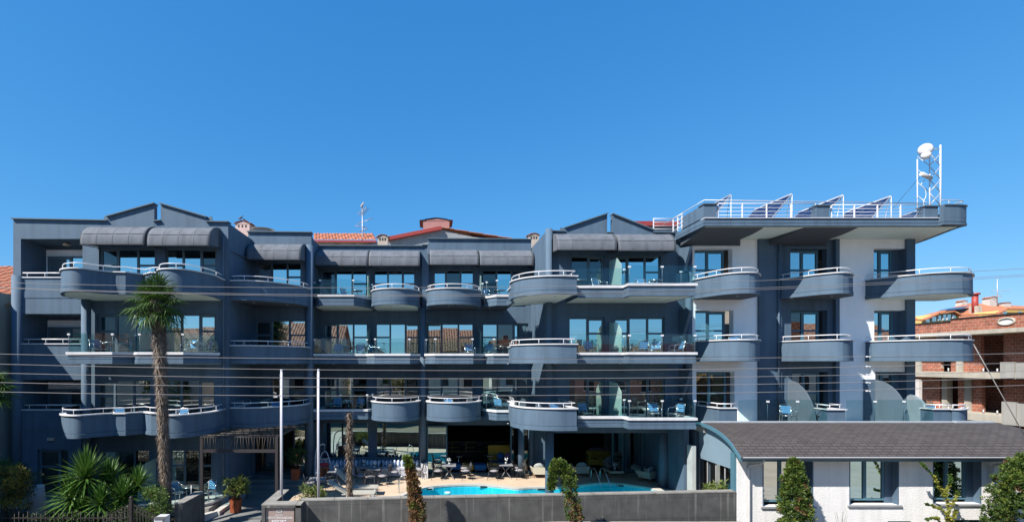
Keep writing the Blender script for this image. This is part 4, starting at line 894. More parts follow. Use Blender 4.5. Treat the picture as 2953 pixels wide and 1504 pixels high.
# ------------------------------------------------------------------ furniture prototypes (each built round its own foot)
alu_m = M('polished_aluminium', (.72,.73,.75), .25, .04, metal=.9); slat_m = stripes('blue_slats', (.10,.38,.72), (.55,.75,.9), 2, .085, .72, .45)
wire_m = M('dark_grey_steel', (.045,.048,.055), .45, .1); cush_m = M('grey_cushion', (.38,.37,.40), .9, .12, 4)
wick_m = stripes('pale_wicker', (.55,.53,.42), (.40,.38,.30), 2, .045, .5, .8); wood_m = M('warm_wood', (.33,.14,.05), .5, .25, 6); fab_m = M('pale_grey_fabric', (.42,.45,.44), .95, .1, 5)
pot_m = M('white_ceramic', (.75,.76,.78), .35, .03); petal_m = M('white_petals', (.85,.85,.86), .7, .05); green_m = leafmat('flower_leaves', (.02,.06,.015), (.05,.12,.03))
def proto_cafe_chair():
    r = empty('cafe_chair', (0, 0, -50), 'x', 'chair')
    S = MB(); B = MB(); Fm = MB()
    z0 = -50
    for s in (-1, 1):
        Fm = MB(); Fm.tube(smooth([(s*.27,-.24,z0), (s*.27,-.24,z0+.40), (s*.275,-.22,z0+.62), (s*.275,-.12,z0+.67), (s*.26,.12,z0+.69), (s*.22,.24,z0+.80)], 3), .014, 6)
        Fm.tube([(s*.24,.24,z0), (s*.23,.17,z0+.42), (s*.21,.26,z0+.82)], .014, 6); Fm.build('side_frame', alu_m, r)
    for i in range(5): S.box(-.22, .22, -.23+i*.09, -.16+i*.09, z0+.42, z0+.435)
    S.tube([(-.25,-.24,z0+.41),(.25,-.24,z0+.41)], .012, 6, 1); S.build('seat', [alu_m, alu_m], r)
    for i in range(4):
        y0 = .185+i*.022; B.box(-.2, .2, y0, y0+.014, z0+.50+i*.085, z0+.57+i*.085)
    B.tube(smooth([(-.22,.2,z0+.5),(-.215,.27,z0+.82),(-.1,.3,z0+.87),(.1,.3,z0+.87),(.215,.27,z0+.82),(.22,.2,z0+.5)], 3), .013, 6, 1); B.build('backrest', [M('blue_slat', (.16,.42,.74), .4, .1), alu_m], r)
    return r
def proto_garden_chair():
    r = empty('garden_chair', (3, 0, -50), 'x', 'chair'); o = 3; z0 = -50
    for s in (-1, 1):
        f = MB(); f.tube(smooth([(o+s*.26,-.26,z0),(o+s*.25,-.22,z0+.44),(o+s*.27,-.18,z0+.60),(o+s*.27,-.05,z0+.66),(o+s*.26,.1,z0+.63),(o+s*.23,.2,z0+.46)], 4), .013, 6)
        f.tube([(o+s*.25,.30,z0),(o+s*.22,.2,z0+.44)], .013, 6); f.build('side_frame', wire_m, r)
    c = MB(); c.ball((o,-.02,z0+.46), (.25,.24,.045), 16, 6); c.build('cushion', cush_m, r)
    b = MB(); ring_ = [(o+.21*math.sin(t*math.pi/9), .2+.10*(1-math.cos(t*math.pi/9))/2, z0+.45+.45*(1-math.cos(t*math.pi/9))/2) for t in range(18)]
    b.tube(ring_, .013, 6, closed=True)
    for i in range(-3, 4):
        x = o+i*.055; h = math.sqrt(max(0, 1-(i*.055/.21)**2)); zc = z0+.675; b.tube([(x,.2+.05-.05*h,zc-.225*h),(x,.25+.05*h,zc+.225*h)], .012, 4)
    b.build('backrest', wire_m, r); return r
def proto_table():
    r = empty('terrace_table', (6, 0, -50), 'x', 'table'); o = 6; z0 = -50; b = MB()
    for i in range(6): b.box(o-.36, o+.36, -.36+i*.121, -.245+i*.121, z0+.71, z0+.735)
    b.box(o-.34, o+.34, -.34, .34, z0+.69, z0+.708); b.build('tabletop', M('grey_slats', (.30,.31,.34), .6, .12), r)
    for s in (-1, 1):
        for y in (-.22, .22): l = MB(); l.tube(smooth([(o+s*.3,y,z0),(o+s*.07,y*.3,z0+.30),(o+s*.05,y*.3,z0+.42),(o+s*.22,y,z0+.69)], 3), .014, 6); l.build('leg', M('steel_leg', (.30,.31,.33), .4, .05), r)
    return r
def proto_round_table():
    r = empty('balcony_table', (9, 0, -50), 'x', 'table'); o = 9; z0 = -50
    b = MB(); b.lathe([(.02,z0+.70),(.33,z0+.70),(.345,z0+.715),(.33,z0+.73),(.02,z0+.73)], (o, 0), 24); b.build('tabletop', alu_m, r)
    b = MB(); b.cyl((o, 0), .025, z0+.03, z0+.70, 10); b.build('stem', alu_m, r)
    b = MB(); b.lathe([(.22,z0),(.22,z0+.015),(.04,z0+.05)], (o, 0), 20); b.build('base', alu_m, r); return r
def proto_flower():
    r = empty('flower_pot', (12, 0, -50), 'x', 'flower pot'); o = 12; z0 = -50
    b = MB(); b.lathe([(.045,z0),(.065,z0+.12),(.06,z0+.125),(.05,z0+.11)], (o, 0), 14); b.build('pot', pot_m, r)
    p = MB(); g = MB()
    for i in range(7):
        a = i*2.4; rr = .05+.025*(i % 3); c = (o+rr*math.cos(a), rr*math.sin(a), z0+.22+.035*(i % 4)); p.ball(c, (.045,.03,.045), 7, 4, jit=.15); g.tube([(o,0,z0+.1), c], .004, 4)
    for i in range(8):
        a = i*.8; g.face([(o,0,z0+.12),(o+.06*math.cos(a)-.02*math.sin(a),.06*math.sin(a)+.02*math.cos(a),z0+.17),(o+.13*math.cos(a),.13*math.sin(a),z0+.15),(o+.06*math.cos(a)+.02*math.sin(a),.06*math.sin(a)-.02*math.cos(a),z0+.17)])
    p.build('blossom', petal_m, r); g.build('leaves', green_m, r); return r
def wicker(o, w, depth, r):
    z0 = -50; h = w/2
    b = MB()   # slanted wicker shell: back, two arms, base
    b.yprism([(o-h+.1,z0+.22),(o+h-.1,z0+.22),(o+h,z0+.58),(o-h,z0+.58)], depth/2-.08, depth/2); b.build('back_panel', wick_m, r)
    for s in (-1, 1):
        a = MB(); v = [(o+s*(h-.12),-depth/2+.1,z0+.22),(o+s*(h-.12),depth/2-.085,z0+.22),(o+s*h,depth/2-.085,z0+.56),(o+s*h,-depth/2-.06,z0+.56)]; v2 = [(x-s*.06,y,z) for x, y, z in v]
        a.idx(v+v2, [(0,1,2,3),(7,6,5,4),(0,4,5,1),(1,5,6,2),(2,6,7,3),(3,7,4,0)]); a.build('arm', wick_m, r)
    b = MB(); b.box(o-h+.12, o+h-.12, -depth/2+.08, depth/2-.09, z0+.22, z0+.32); b.build('seat_base', wick_m, r)
    n = max(1, round((w-.3)/.6))
    for i in range(n):
        x0, x1 = o-h+.13+(w-.26)*i/n, o-h+.13+(w-.26)*(i+1)/n
        c = MB(); c.ball(((x0+x1)/2,-.04,z0+.38), ((x1-x0)/2,depth/2-.1,.075), 16, 8); c.build('seat_cushion', fab_m, r)
        c = MB(); c.ball(((x0+x1)/2,depth/2-.18,z0+.60), ((x1-x0)/2*1.02,.09,.2), 14, 8, rot=Matrix.Rotation(R(-14),3,'X')); c.build('back_cushion', fab_m, r)
    for s in (-1, 1):
        for y in (-1, 1): l = MB(); l.tube([(o+s*(h-.22),y*(depth/2-.16),z0+.22),(o+s*(h-.14),y*(depth/2-.08),z0)], .026, 8, r1=.016); l.build('leg', wood_m, r)
    return r
cafe, garden, ttab, rtab, flow = proto_cafe_chair(), proto_garden_chair(), proto_table(), proto_round_table(), proto_flower()
warm = wicker(15, .86, .74, empty('wicker_armchair', (15, 0, -50), 'x', 'armchair')); wsofa = wicker(18, 1.9, .78, empty('wicker_sofa', (18, 0, -50), 'x', 'sofa'))
# --- chairs on the balconies
CG = 'aluminium chairs with blue slats on the balconies'
Z3, Z4, Z2 = 6.3, 9.28, 3.42
def bc(px, Y, z, rot, label): put(cafe, (XW(px, Y), Y, z), rot, label, CG)
for a in ((282, 21.7, Z3, 60, 'aluminium chair with blue slats on the third-floor left glass balcony, leftmost'),
          (360, 21.9, Z3, -55, 'sunlit aluminium chair turned left beside the column of panes on the third-floor left balcony'),
          (545, 21.9, Z3, -35, 'blue slatted chair on the third-floor left balcony, right of the palm trunk'),
          (592, 22.3, Z3, -80, 'dark shaded chair at the right end of the third-floor left balcony'),
          (975, 26.7, Z3, 5, 'blue slatted chair at the left of the third-floor bay above the hanging chair'),
          (1037, 26.8, Z3, -5, 'blue slatted chair by the frosted screen in the third-floor bay above the hanging chair'),
          (1080, 26.6, Z3, 70, 'bare aluminium chair side-on, standing right of the frosted screen on the third floor'),
          (1354, 26.4, Z3, 0, 'blue slatted chair left of the narrow frosted screen near the middle of the third floor'),
          (1414, 26.7, Z3, 0, 'blue slatted chair right of the narrow frosted screen near the middle of the third floor'),
          (1703, 23.3, Z3, 10, 'blue slatted chair on the third-floor balcony right of the big round parapet'),
          (1850, 23.4, Z3, 180, 'dark chair seen from behind on the third-floor balcony right of the pale screen'),
          (1884, 23.2, Z3, -60, 'tilted aluminium chair by the right window of the third-floor glass balcony'),
          (1952, 23.2, Z3, -90, 'bare aluminium chair side-on at the right end of the third-floor glass balcony'),
          (2125, 23.4, Z3+.2, 0, 'blue chair back showing above the third-floor round balcony of the white wall'),
          (972, 26.9, Z2, 0, 'blue slatted chair left of the table in the second-floor glass bay behind the flagpole'),
          (1036, 26.9, Z2, -15, 'blue slatted chair right of the table in the second-floor glass bay behind the flagpole'),
          (1440, 26.7, Z2, 150, 'dark outlined chair in the second-floor glass bay left of the big round parapet'),
          (1688, 23.2, Z2, 20, 'blue slatted chair beside the big round parapet on the second floor'),
          (1886, 23.1, Z2, -12, 'blue slatted chair in front of the right window of the second-floor glass balcony'),
          (1952, 22.9, Z2, -70, 'bare aluminium chair at the right end of the second-floor glass balcony above the porch'),
          (2270, 23.1, 3.32, -18, 'blue slatted chair on the wing terrace left of the curved milky screen'),
          (2350, 23.1, 3.32, 60, 'dark chair on the wing terrace behind the curved milky screen and pier'),
          (2672, 23.6, 3.32, 160, 'dark mesh chair on the wing terrace beside the rounded right parapet'),
          (1000, 26.9, Z4, 60, 'dark chair on the top-floor glass bay above the hanging chair, left of the table'),
          (1405, 26.8, Z4, 20, 'dark chair on the top-floor glass bay left of the big round parapet'),
          (1728, 23.6, Z4, 30, 'dark chair on the top-floor right balcony left of the pale screen'),
          (1850, 23.5, Z4, 0, 'dark chair on the top-floor right balcony beyond the pale screen'),
          (337, 21.9, 3.3, 10, 'blue chair back behind the rail of the second-floor left round balcony'),
          (520, 21.6, 3.3, -10, 'blue chair back behind the rail of the second-floor balcony right of the palm trunk'),
          (790, 24.6, 3.35, 0, 'blue chair back behind the second-floor rail above the rope canopy'),
          (1293, 26.4, 3.4, 0, 'blue chair back behind the second-floor round parapet left of the glass bay'),
          (1604, 22.8, 3.42, 10, 'blue chair back behind the big second-floor round parapet by the pool column')): bc(*a)
for i, (px, Y, z, l) in enumerate(((1006, 26.9, Z2, 'round balcony table between the two blue chairs in the second-floor glass bay'), (1010, 26.9, Z3, 'round balcony table between two blue chairs in the third-floor bay above the hanging chair'),
        (1890, 23.6, Z4, 'dark round table on the top-floor right balcony below the right window'), (1662+10, 23.6, Z4, 'dark round table on the top-floor balcony beside the big round parapet'), (1030, 27.0, Z4, 'dark round table on the top-floor glass bay above the hanging chair'),
        (1440, 26.8, Z4, 'dark round table on the top-floor glass bay left of the big round parapet'), (320, 21.8, Z3, 'round balcony table between the chairs of the third-floor left glass balcony'), (572, 22.1, Z3, 'round table at the right end of the third-floor left glass balcony'), (1450, 26.8, Z3, 'dark round table half behind the big third-floor round parapet'))):
    put(rtab, (XW(px, Y), Y, z), 0, l, 'round balcony tables')
put(cafe, (XW(512, 21.7), 21.7, .13), 60, 'blue slatted chair left of the round table on the marble terrace', CG); put(cafe, (XW(600, 21.9), 21.9, .13), -25, 'blue slatted chair right of the round table on the marble terrace', CG)
put(rtab, (XW(549, 21.6), 21.6, .13), 0, 'round aluminium table on the marble edged terrace by the entrance', 'round balcony tables')
# --- pool terrace
GC = 'dark metal garden chairs on the pool terrace'
for px, py, rot, l in ((1262, 1381, 80, 'dark garden chair left of the sunlit table before the dark bar opening'), (1264, 1372, 95, 'dark garden chair standing right behind another, beside the reflecting pane left of the bar'), (1343, 1381, -80, 'sunlit garden chair with grey oval back right of the table before the bar'), (1341, 1373, -95, 'dark garden chair behind the sunlit grey one right of the bar table'),
        (1423, 1381, 75, 'garden chair with white cushion left of the table with white orchids'), (1430, 1370, 100, 'dark garden chair in the bar opening, behind the white cushioned one'), (1497, 1379, -75, 'garden chair with grey oval back right of the table with white orchids'), (1486, 1371, -95, 'dark tall backed garden chair behind the grey one, beside the wicker seat'),
        (1139, 1384, 75, 'garden chair facing right before the striped bench, near the brown mossy tree'), (1205, 1379, -75, 'garden chair at the right end of the striped bench, right of the brown mossy tree'), (1104, 1397, -95, 'garden chair facing left in shade between bench and loungers'), (1068, 1400, 180, 'garden chair with its back to the viewer, just behind the rear lounger'),
        (1040, 1396, 85, 'garden chair just right of the bare spiky trunk on the shaded terrace'), (1086, 1380, -70, 'tall backed garden chair facing left against the striped bench'), (985, 1385, -100, 'dark garden chair beside the hanging chair, left of the bare spiky trunk'), (957, 1412, 180, 'dark garden chair seen from behind, left of the upright lounger back'), (945, 1398, 100, 'dark garden chair under the hanging chair by the right flagpole'), (893, 1418, 110, 'dark garden chair at the left edge of the terrace, left of the right flagpole'), (1050, 1378, 60, 'dark garden chair close to the bench, partly behind the bare spiky trunk')):
    g = G(px, py); put(garden, (g.x, g.y, 0), rot, l, GC)
TT = 'slatted grey tables on the pool terrace'; FL = 'white flower pots on the tables'
for px, py, l, fl in ((1295, 1379, 'sunlit slatted grey table before the dark bar opening', 'white flower pot on the sunlit table before the bar'), (1458, 1377, 'slatted grey table with curved steel legs before the yellow sofa', 'white orchid pot on the table before the yellow sofa'), (1078, 1390, 'slatted table in the shade right of the bare spiky trunk', 'white flower pot on the shaded table right of the bare trunk'),
        (1048, 1384, 'slatted table against the striped bench behind the bare spiky trunk', 'dark leaved flower pot on the bench table behind the bare trunk'), (968, 1398, 'dark table right of the hanging orange chair', 'white flower pot on the dark table right of the hanging chair'), (914, 1424, 'dark table at the left terrace edge behind the oleander', 'white flower pot left of the right flagpole')):
    g = G(px, py); put(ttab, (g.x, g.y, 0), rnd.uniform(-8, 8), l, TT); put(flow, (g.x+.02, g.y+.03, .736), rnd.uniform(0, 300), fl, FL)
# striped bench along the glass
bx0, bx1 = XW(903, 27.6), XW(1232, 27.2); bn = empty('striped_bench', ((bx0+bx1)/2, 27.3, 0), 'long white bench with blue and white striped backrest along the glass wall', 'bench')
b = MB(); b.box(bx0, bx1, 27.0, 27.62, .08, .40); b.build('bench_base', M('white_bench_board', (.60,.62,.66), .6, .05), bn); b = MB(); b.box(bx0, bx1, 26.98, 27.5, .40, .50); b.build('seat_cushion', M('bench_cushion', (.58,.60,.66), .9, .06), bn)
b = MB(); nst = 30; w_ = (bx1-bx0)/nst
for i in range(nst): b.ball((bx0+(i+.5)*w_, 27.5, .66), (w_*.52, .09, .2), 10, 6)
b.build('backrest', stripes('bench_stripes', (.62,.68,.76), (.20,.28,.40), 0, w_, .5, .9), bn)
b = MB(); b.box(XW(1214, 27), XW(1234, 27), 26.7, 27.6, .0, .82); b.build('end_panel', M('white_bench_end', (.72,.72,.74), .5), bn)
# hanging chair
g = G(936, 1392); hc = empty('hanging_chair', (g.x, g.y, 0), 'white hanging egg chair with red and orange cushions on a curved stand', 'hanging chair'); ex, ey = g.x, g.y
t = MB(); t.tube(smooth([(ex-.45,ey+.1,.03),(ex-.5,ey+.1,1.0),(ex-.42,ey+.08,1.75),(ex-.15,ey+.02,1.98),(ex+.02,ey,1.97)], 4), .03, 8); t.tube([(ex-.9,ey+.1,.03),(ex+.5,ey+.1,.03)], .03, 8); t.tube([(ex-.45,ey-.5,.03),(ex-.45,ey+.6,.03)], .03, 8); t.build('stand', rail_m, hc)
t = MB(); loop = smooth([(ex,ey,1.62),(ex+.13,ey,1.54),(ex+.36,ey-.02,.85),(ex+.42,ey-.1,.5),(ex+.25,ey-.25,.28),(ex,ey-.3,.22),(ex-.25,ey-.25,.28),(ex-.42,ey-.1,.5),(ex-.36,ey-.02,.85),(ex-.13,ey,1.54)], 3); t.tube(loop, .02, 6, closed=True)
t.tube([(ex-.25,ey,1.25),(ex+.25,ey,1.25)], .016, 6)
for i in range(-5, 6): t.tube(smooth([(ex+i*.042,ey,1.25),(ex+i*.065,ey+.22,.75),(ex+i*.06,ey+.12,.4),(ex+i*.045,ey-.24,.27)], 3), .007, 4)
t.tube([(ex,ey,1.62),(ex,ey,1.97)], .006, 5); t.build('basket', rail_m, hc)
c = MB(); c.ball((ex,ey+.02,.95), (.25,.08,.12), 12, 6); c.build('back_cushion', M('red_cushion', (.50,.05,.06), .9), hc); c = MB(); c.ball((ex-.13,ey-.06,.6), (.16,.12,.26), 12, 6); c.build('seat_cushion', M('orange_cushion', (.45,.10,.025), .9), hc); c = MB(); c.ball((ex+.13,ey-.06,.6), (.16,.12,.26), 12, 6); c.build('seat_cushion', bpy.data.materials['orange_cushion'], hc)
# loungers
def lounger(px0, px1, py, label, s):
    a, c = G(px0, py), G(px1, py); L_ = c.x-a.x; y = a.y; r = empty('sun_lounger', (a.x+L_*.5, y, 0), label, 'sun lounger', 'sun loungers beside the pool'); m = M('beige_sling', (.47,.46,.40), .8, .1, 3)
    b = MB(); b.box(a.x+L_*.38, c.x, y-.32, y+.32, .34, .38); b.build('bed', m, r)
    b = MB(); v0, v1 = Vector((a.x+L_*.38, y, .36)), Vector((a.x, y, .36+L_*.38*s)); b.beam(v0, v1, .64, .045, up=(0,0,1)); b.build('backrest', m, r)
    for sy_ in (-.3, .3):
        f = MB(); f.tube([(a.x+L_*.3,y+sy_,.33),(c.x,y+sy_,.33)], .02, 6); f.tube([(c.x-.12,y+sy_,.33),(c.x-.02,y+sy_,0)], .018, 6); f.tube([(a.x+L_*.42,y+sy_,.33),(a.x+L_*.36,y+sy_,0)], .018, 6); f.build('frame', galv_m, r)
    for sy_ in (-.34, .34): wv = MB(); wv.tube([(c.x-.2,y+sy_,.08),(c.x-.2,y+sy_*1.12,.08)], .08, 14); wv.build('wheel', pot_m, r)
    return r
lounger(972, 1090, 1424, 'grey sun lounger with steep raised back, the rear one by the bare trunk', 1.05); lounger(948, 1082, 1441, 'beige sun lounger with a white wheel, nearest the garden wall', .62)
# pool ladder and handrail
g = G(1712, 1387); pl_ = empty('pool_ladder', (g.x, g.y, 0), 'steel pool ladder in the shaded right end of the pool', 'pool ladder')
xa_, xb_ = XW(1709, 25.9), XW(1735, 25.9)
for x in (xa_, xb_):
    t = MB(); t.tube(smooth([(x,26.15,0),(x,26.12,.55),(x+.05,25.95,.72),(x+.12,25.75,.6),(x+.26,25.35,-.1),(x+.28,25.3,-.7)], 4), .022, 8); t.build('handrail', alu_m, pl_)
for z in (-.15, -.35, -.55): t = MB(); t.box(xa_+.26, xb_+.28, 25.28, 25.36, z-.015, z+.015); t.build('rung', alu_m, pl_)
g = G(1152, 1420); pr = MB(); pr.tube(smooth([(g.x-.02,g.y,0),(g.x-.02,g.y,.55),(g.x+.1,g.y,.78),(g.x+.28,g.y,.70),(g.x+.42,g.y-.05,.2),(g.x+.46,g.y-.06,-.3)], 4), .024, 8); tag(pr.build('pool_handrail', alu_m, loc=(g.x, g.y, 0)), 'single curved steel handrail at the left tip of the pool', 'handrail')
# wicker seats under the porch
AG = 'pale wicker armchairs under the porch'
def seat(pr_, px, py, rot, l, g_=AG):
    g = G(px, py); put(pr_, (g.x, g.y, 0), rot, l, g_)
seat(warm, 1553, 1374, 180, 'sunlit wicker armchair seen from behind, left of the round pool column'); seat(warm, 1624, 1365, 150, 'wicker armchair in half shade just right of the round pool column'); seat(warm, 1672, 1371, 190, 'wicker armchair behind the hooked topiary with its back to the pool')
seat(warm, 1764, 1356, 0, 'wicker armchair facing the viewer at the far end of the coffee table'); seat(warm, 1866, 1387, 215, 'wicker armchair with angled back nearest the pool at the right'); seat(wsofa, 1832, 1361, -58, 'long wicker sofa at the right side under the porch', None)
g = G(1769, 1372); ct = empty('coffee_table', (g.x, g.y, 0), 'low wicker coffee table with a glass top under the porch', 'table')
b = MB(); b.box(g.x-.36, g.x+.36, g.y-.5, g.y+.5, .27, .38); b.build('table_body', wick_m, ct); b = MB(); b.box(g.x-.34, g.x+.34, g.y-.48, g.y+.48, .385, .395); b.build('table_glass', clear_glass('dark_table_glass', (.3,.4,.4), .1), ct)
for sx in (-1, 1):
    for sy_ in (-1, 1): l = MB(); l.tube([(g.x+sx*.28,g.y+sy_*.4,.27),(g.x+sx*.33,g.y+sy_*.46,0)], .025, 8, r1=.016); l.build('leg', wood_m, ct)
put(flow, (g.x+.04, g.y-.1, .396), 40, 'white flower pot on the low coffee table under the porch', FL)
# bar and lounge inside the ground floor
b = MB(); b.box(-.3, 5.6, 35.6, 35.8, 0, 2.9); b.box(-.5, -.3, 28.5, 35.6, 0, 2.9); b.box(-.5, 12, 28.42, 36, 2.72, 2.85); b.build('bar_interior', int_m, hotel)
b = MB(); b.box(5.6, 12.0, 34.5, 34.7, 0, 2.75); b.build('lounge_interior', int_m, hotel)
b = MB(); b.box(-.3, 12.0, 28.3, 35.6, .004, .02); b.build('interior_floor', M('dark_floor', (.035,.033,.035), .35, .15), hotel)
bc_ = empty('bar_counter', (3, 33, 0), 'dark bar counter with brass framed front inside the hotel', 'bar'); b = MB(); b.box(.6, 5.2, 32.9, 33.5, .02, 1.05); b.build('counter', M('dark_bar', (.025,.02,.022), .4), bc_)
brass = M('brass', (.55,.36,.12), .35, .1, metal=.8)
for z in (.35, .62, .98):
    t = MB(); t.box(.6, 5.2, 32.86, 32.895, z, z+.035); t.build('brass_rail', brass, bc_)
for i in range(6): t = MB(); t.box(.6+i*.9, .635+i*.9, 32.855, 32.89, .35, 1.0); t.build('brass_upright', brass, bc_)
for i in range(4):
    x = 1.1+i*1.05; r = empty('bar_stool', (x, 32.2, .02), ['dark bar stool furthest left at the brass trimmed counter', 'second dark bar stool from the left at the brass trimmed counter', 'third dark bar stool from the left at the brass trimmed counter', 'dark bar stool furthest right, nearest the yellow sofa'][i], 'bar stool', 'stools at the bar')
    b = MB(); b.lathe([(.2,.75),(.22,.8),(.2,.84)], (x, 32.2), 16); b.build('seat', M('stool_leather', (.05,.045,.05), .5), r); b = MB(); b.cyl((x, 32.2), .03, .05, .75, 10); b.lathe([(.22,.02),(.22,.04),(.03,.07)], (x, 32.2), 16); b.build('stem', black_m, r); b = MB(); b.box(x-.18, x+.18, 32.0, 32.03, .86, 1.15); b.build('backrest', bpy.data.materials['stool_leather'], r)
for px, py, c_, l in ((1348, 1358, (.50,.36,.06), 'yellow square pouf just inside the bar opening'), (1384, 1359, (.02,.16,.42), 'blue square pouf with wooden feet in the bar opening'), (1312, 1357, (.02,.16,.42), 'dark blue pouf behind the sunlit slatted table'), (1420, 1354, (.50,.36,.06), 'yellow pouf under the round bar table')):
    g = G(px, py, .02); r = empty('pouf', (g.x, g.y, .02), l, 'pouf', 'coloured poufs in the bar'); b = MB(); q = .33
    b.lathe([(q*1.25,.16),(q*1.38,.3),(q*1.38,.42),(q*1.25,.46),(.02,.47)], (g.x, g.y), 4); b.v = [(g.x+(x-g.x)*.72-(y-g.y)*.72, g.y+(x-g.x)*.72+(y-g.y)*.72, z) for x, y, z in b.v]; b.sm = [False]*len(b.sm); b.build('cushion', M('pouf_fabric', c_, .9, .1), r)
    for sx in (-1, 1):
        for sy_ in (-1, 1): t = MB(); t.tube([(g.x+sx*.22, g.y+sy_*.22, .17), (g.x+sx*.24, g.y+sy_*.24, .02)], .022, 6); t.build('leg', wood_m, r)
for px, py, l in ((1322, 1352, 'round grey bistro table inside the bar behind the yellow pouf'), (1414, 1350, 'round grey bistro table inside the bar beside the yellow sofa')):
    g = G(px, py, .02); put(rtab, (g.x, g.y, .02), 0, l, 'round balcony tables', 1.1)
g = G(1450, 1352, .02); ys = empty('yellow_sofa', (g.x, g.y, .02), 'tall backed yellow sofa with blue cushions inside the bar', 'sofa'); b = MB(); b.box(g.x-.8, g.x+.8, g.y+.35, g.y+.5, .02, 1.35); b.build('backrest', M('yellow_fabric', (.50,.36,.05), .9, .1), ys); b = MB(); b.box(g.x-.8, g.x+.8, g.y-.35, g.y+.348, .12, .48); b.build('seat', M('blue_fabric', (.02,.10,.30), .9), ys)
for i, (dx, cc) in enumerate(((-.1, (.02,.14,.40)), (.35, (.35,.18,.35)))): c = MB(); c.ball((g.x+dx,g.y+.25,.72), (.22,.09,.24), 12, 6, rot=Matrix.Rotation(R(20),3,'Y')); c.build('cushion', M('cushion_fabric', cc, .9), ys)
for px, py, l in ((1712, 1330, 'yellow armchair in the dark lounge left of the draped table'), (1745, 1332, 'yellow armchair in the dark lounge in front of the draped table')):
    g = G(px, py+12, .02); r = empty('lounge_chair', (g.x, g.y, .02), l, 'armchair', 'yellow lounge chairs'); b = MB(); b.box(g.x-.36, g.x+.36, g.y+.25, g.y+.38, .15, .88); b.build('backrest', bpy.data.materials['yellow_fabric'], r); b = MB(); b.box(g.x-.3, g.x+.3, g.y-.35, g.y+.248, .15, .46); b.build('seat', bpy.data.materials['yellow_fabric'], r)
    for s in (-1, 1): a = MB(); a.box(g.x+s*.36-.06, g.x+s*.36+.06, g.y-.35, g.y+.24, .15, .66); a.build('arm', bpy.data.materials['yellow_fabric'], r)
g = G(1733, 1334, .02); dt = MB(); n = 40; prof_ = []
vs = [(g.x+(.5+.03*math.sin(9*t))*math.cos(t), g.y+.7+(.5+.03*math.sin(9*t))*math.sin(t)) for t in (2*math.pi*i/n for i in range(n))]; dt.prism(vs, .03, .78); tag(dt.build('draped_table', M('lilac_tablecloth', (.35,.34,.42), .9), loc=(g.x, g.y+.7, .02)), 'round table draped in pale cloth inside the dark lounge', 'table')
# glazed fronts at the back of the terrace
def gfront(px0, px1, Y, z1, gm=paned_m): window(XW(px0, Y), XW(px1, Y), .06, z1, Y, [(1, None, False)], gm=gm, fm=frame2_m, fw=.09)
gfront(1231, 1290, 27.95, 2.66); gfront(1472, 1528, 27.9, 2.62)
b = MB(); b.box(XW(1528, 27.6), 5.72, 27.6, 27.98, .02, 2.7); b.build('pilaster', wall_m, hotel); b = MB(); b.cyl((XW(1503, 27.2), 27.2), .17, 0, 3.2, 16); b.build('column', wall_m, hotel)
gfront(1765, 1800, 28.1, 2.72); gfront(1803, 1850, 28.1, 2.72); gfront(1852, 1886, 27.3, 2.7)
b = MB(); b.box(5.74, XW(1592, 28.2), 28.0, 28.3, .02, 2.72); b.build('wall', wall_m, hotel)
b = MB(); b.box(11.72, 11.95, 23.1, 28.4, 0, 3.1); b.build('side_wall', wall_m, hotel); b = MB(); b.cyl((11.62, 24.9), .24, 0, 3.2, 20); b.build('column', wall_m, hotel)
# ------------------------------------------------------------------ plants
def leaf_cloud(mb, pts, size, ratio=.45, up=.3, m=0, spread=.35):
    """leaf-sized faces at the given (position, outward direction) pairs"""
    for p, d in pts:
        d = (d+Vector((rnd.gauss(0,spread), rnd.gauss(0,spread), rnd.gauss(0,spread)+up))).normalized()
        a = d.orthogonal().normalized(); a.rotate(Matrix.Rotation(rnd.uniform(0, 6.28), 3, d)); s = size*rnd.uniform(.6, 1.35); q = p+d*s; wv = a*s*ratio*.5
        i = len(mb.v); mb.v += [tuple(p), tuple(p+d*s*.5+wv), tuple(q), tuple(p+d*s*.5-wv)]; mb.f.append((i, i+1, i+2, i+3)); mb.m.append(m); mb.sm.append(False)
def clumps(mb, centres, r, n, size, m=0, ratio=.45, up=.2, squash=.8):
    for c in centres:
        pts = []; rr = r*rnd.uniform(.7, 1.25)
        for _ in range(n):
            d = Vector((rnd.gauss(0,1), rnd.gauss(0,1), rnd.gauss(0,1))).normalized(); q = d*rr*rnd.uniform(.35, 1); q.z *= squash; pts.append((Vector(c)+q, d))
        leaf_cloud(mb, pts, size, ratio, up, m)
conif = leafmat('thuja_green', (.018,.045,.010), (.075,.125,.022), 5, .15); conif2 = leafmat('thuja_light_tips', (.08,.13,.02), (.16,.2,.04), 6, .2); brown_m = leafmat('dead_foliage', (.10,.05,.022), (.24,.14,.065), 6, .1)
bark_m = M('bark', (.12,.085,.055), .95, .35, 6, .8, 20); fib_m = leafmat('dead_palm_fibre', (.045,.033,.026), (.29,.23,.185), 9, .05); oleg = leafmat('oleander_leaf', (.06,.11,.02), (.22,.26,.07), 4, .25); fan_m = leafmat('palm_leaf', (.015,.05,.008), (.07,.13,.02), 2, .25); fany_m = leafmat('palm_leaf_yellowed', (.13,.13,.02), (.25,.2,.05), 3, .25); yuc_m = leafmat('yucca_leaf', (.03,.09,.012), (.10,.19,.035), 2.5, .2)
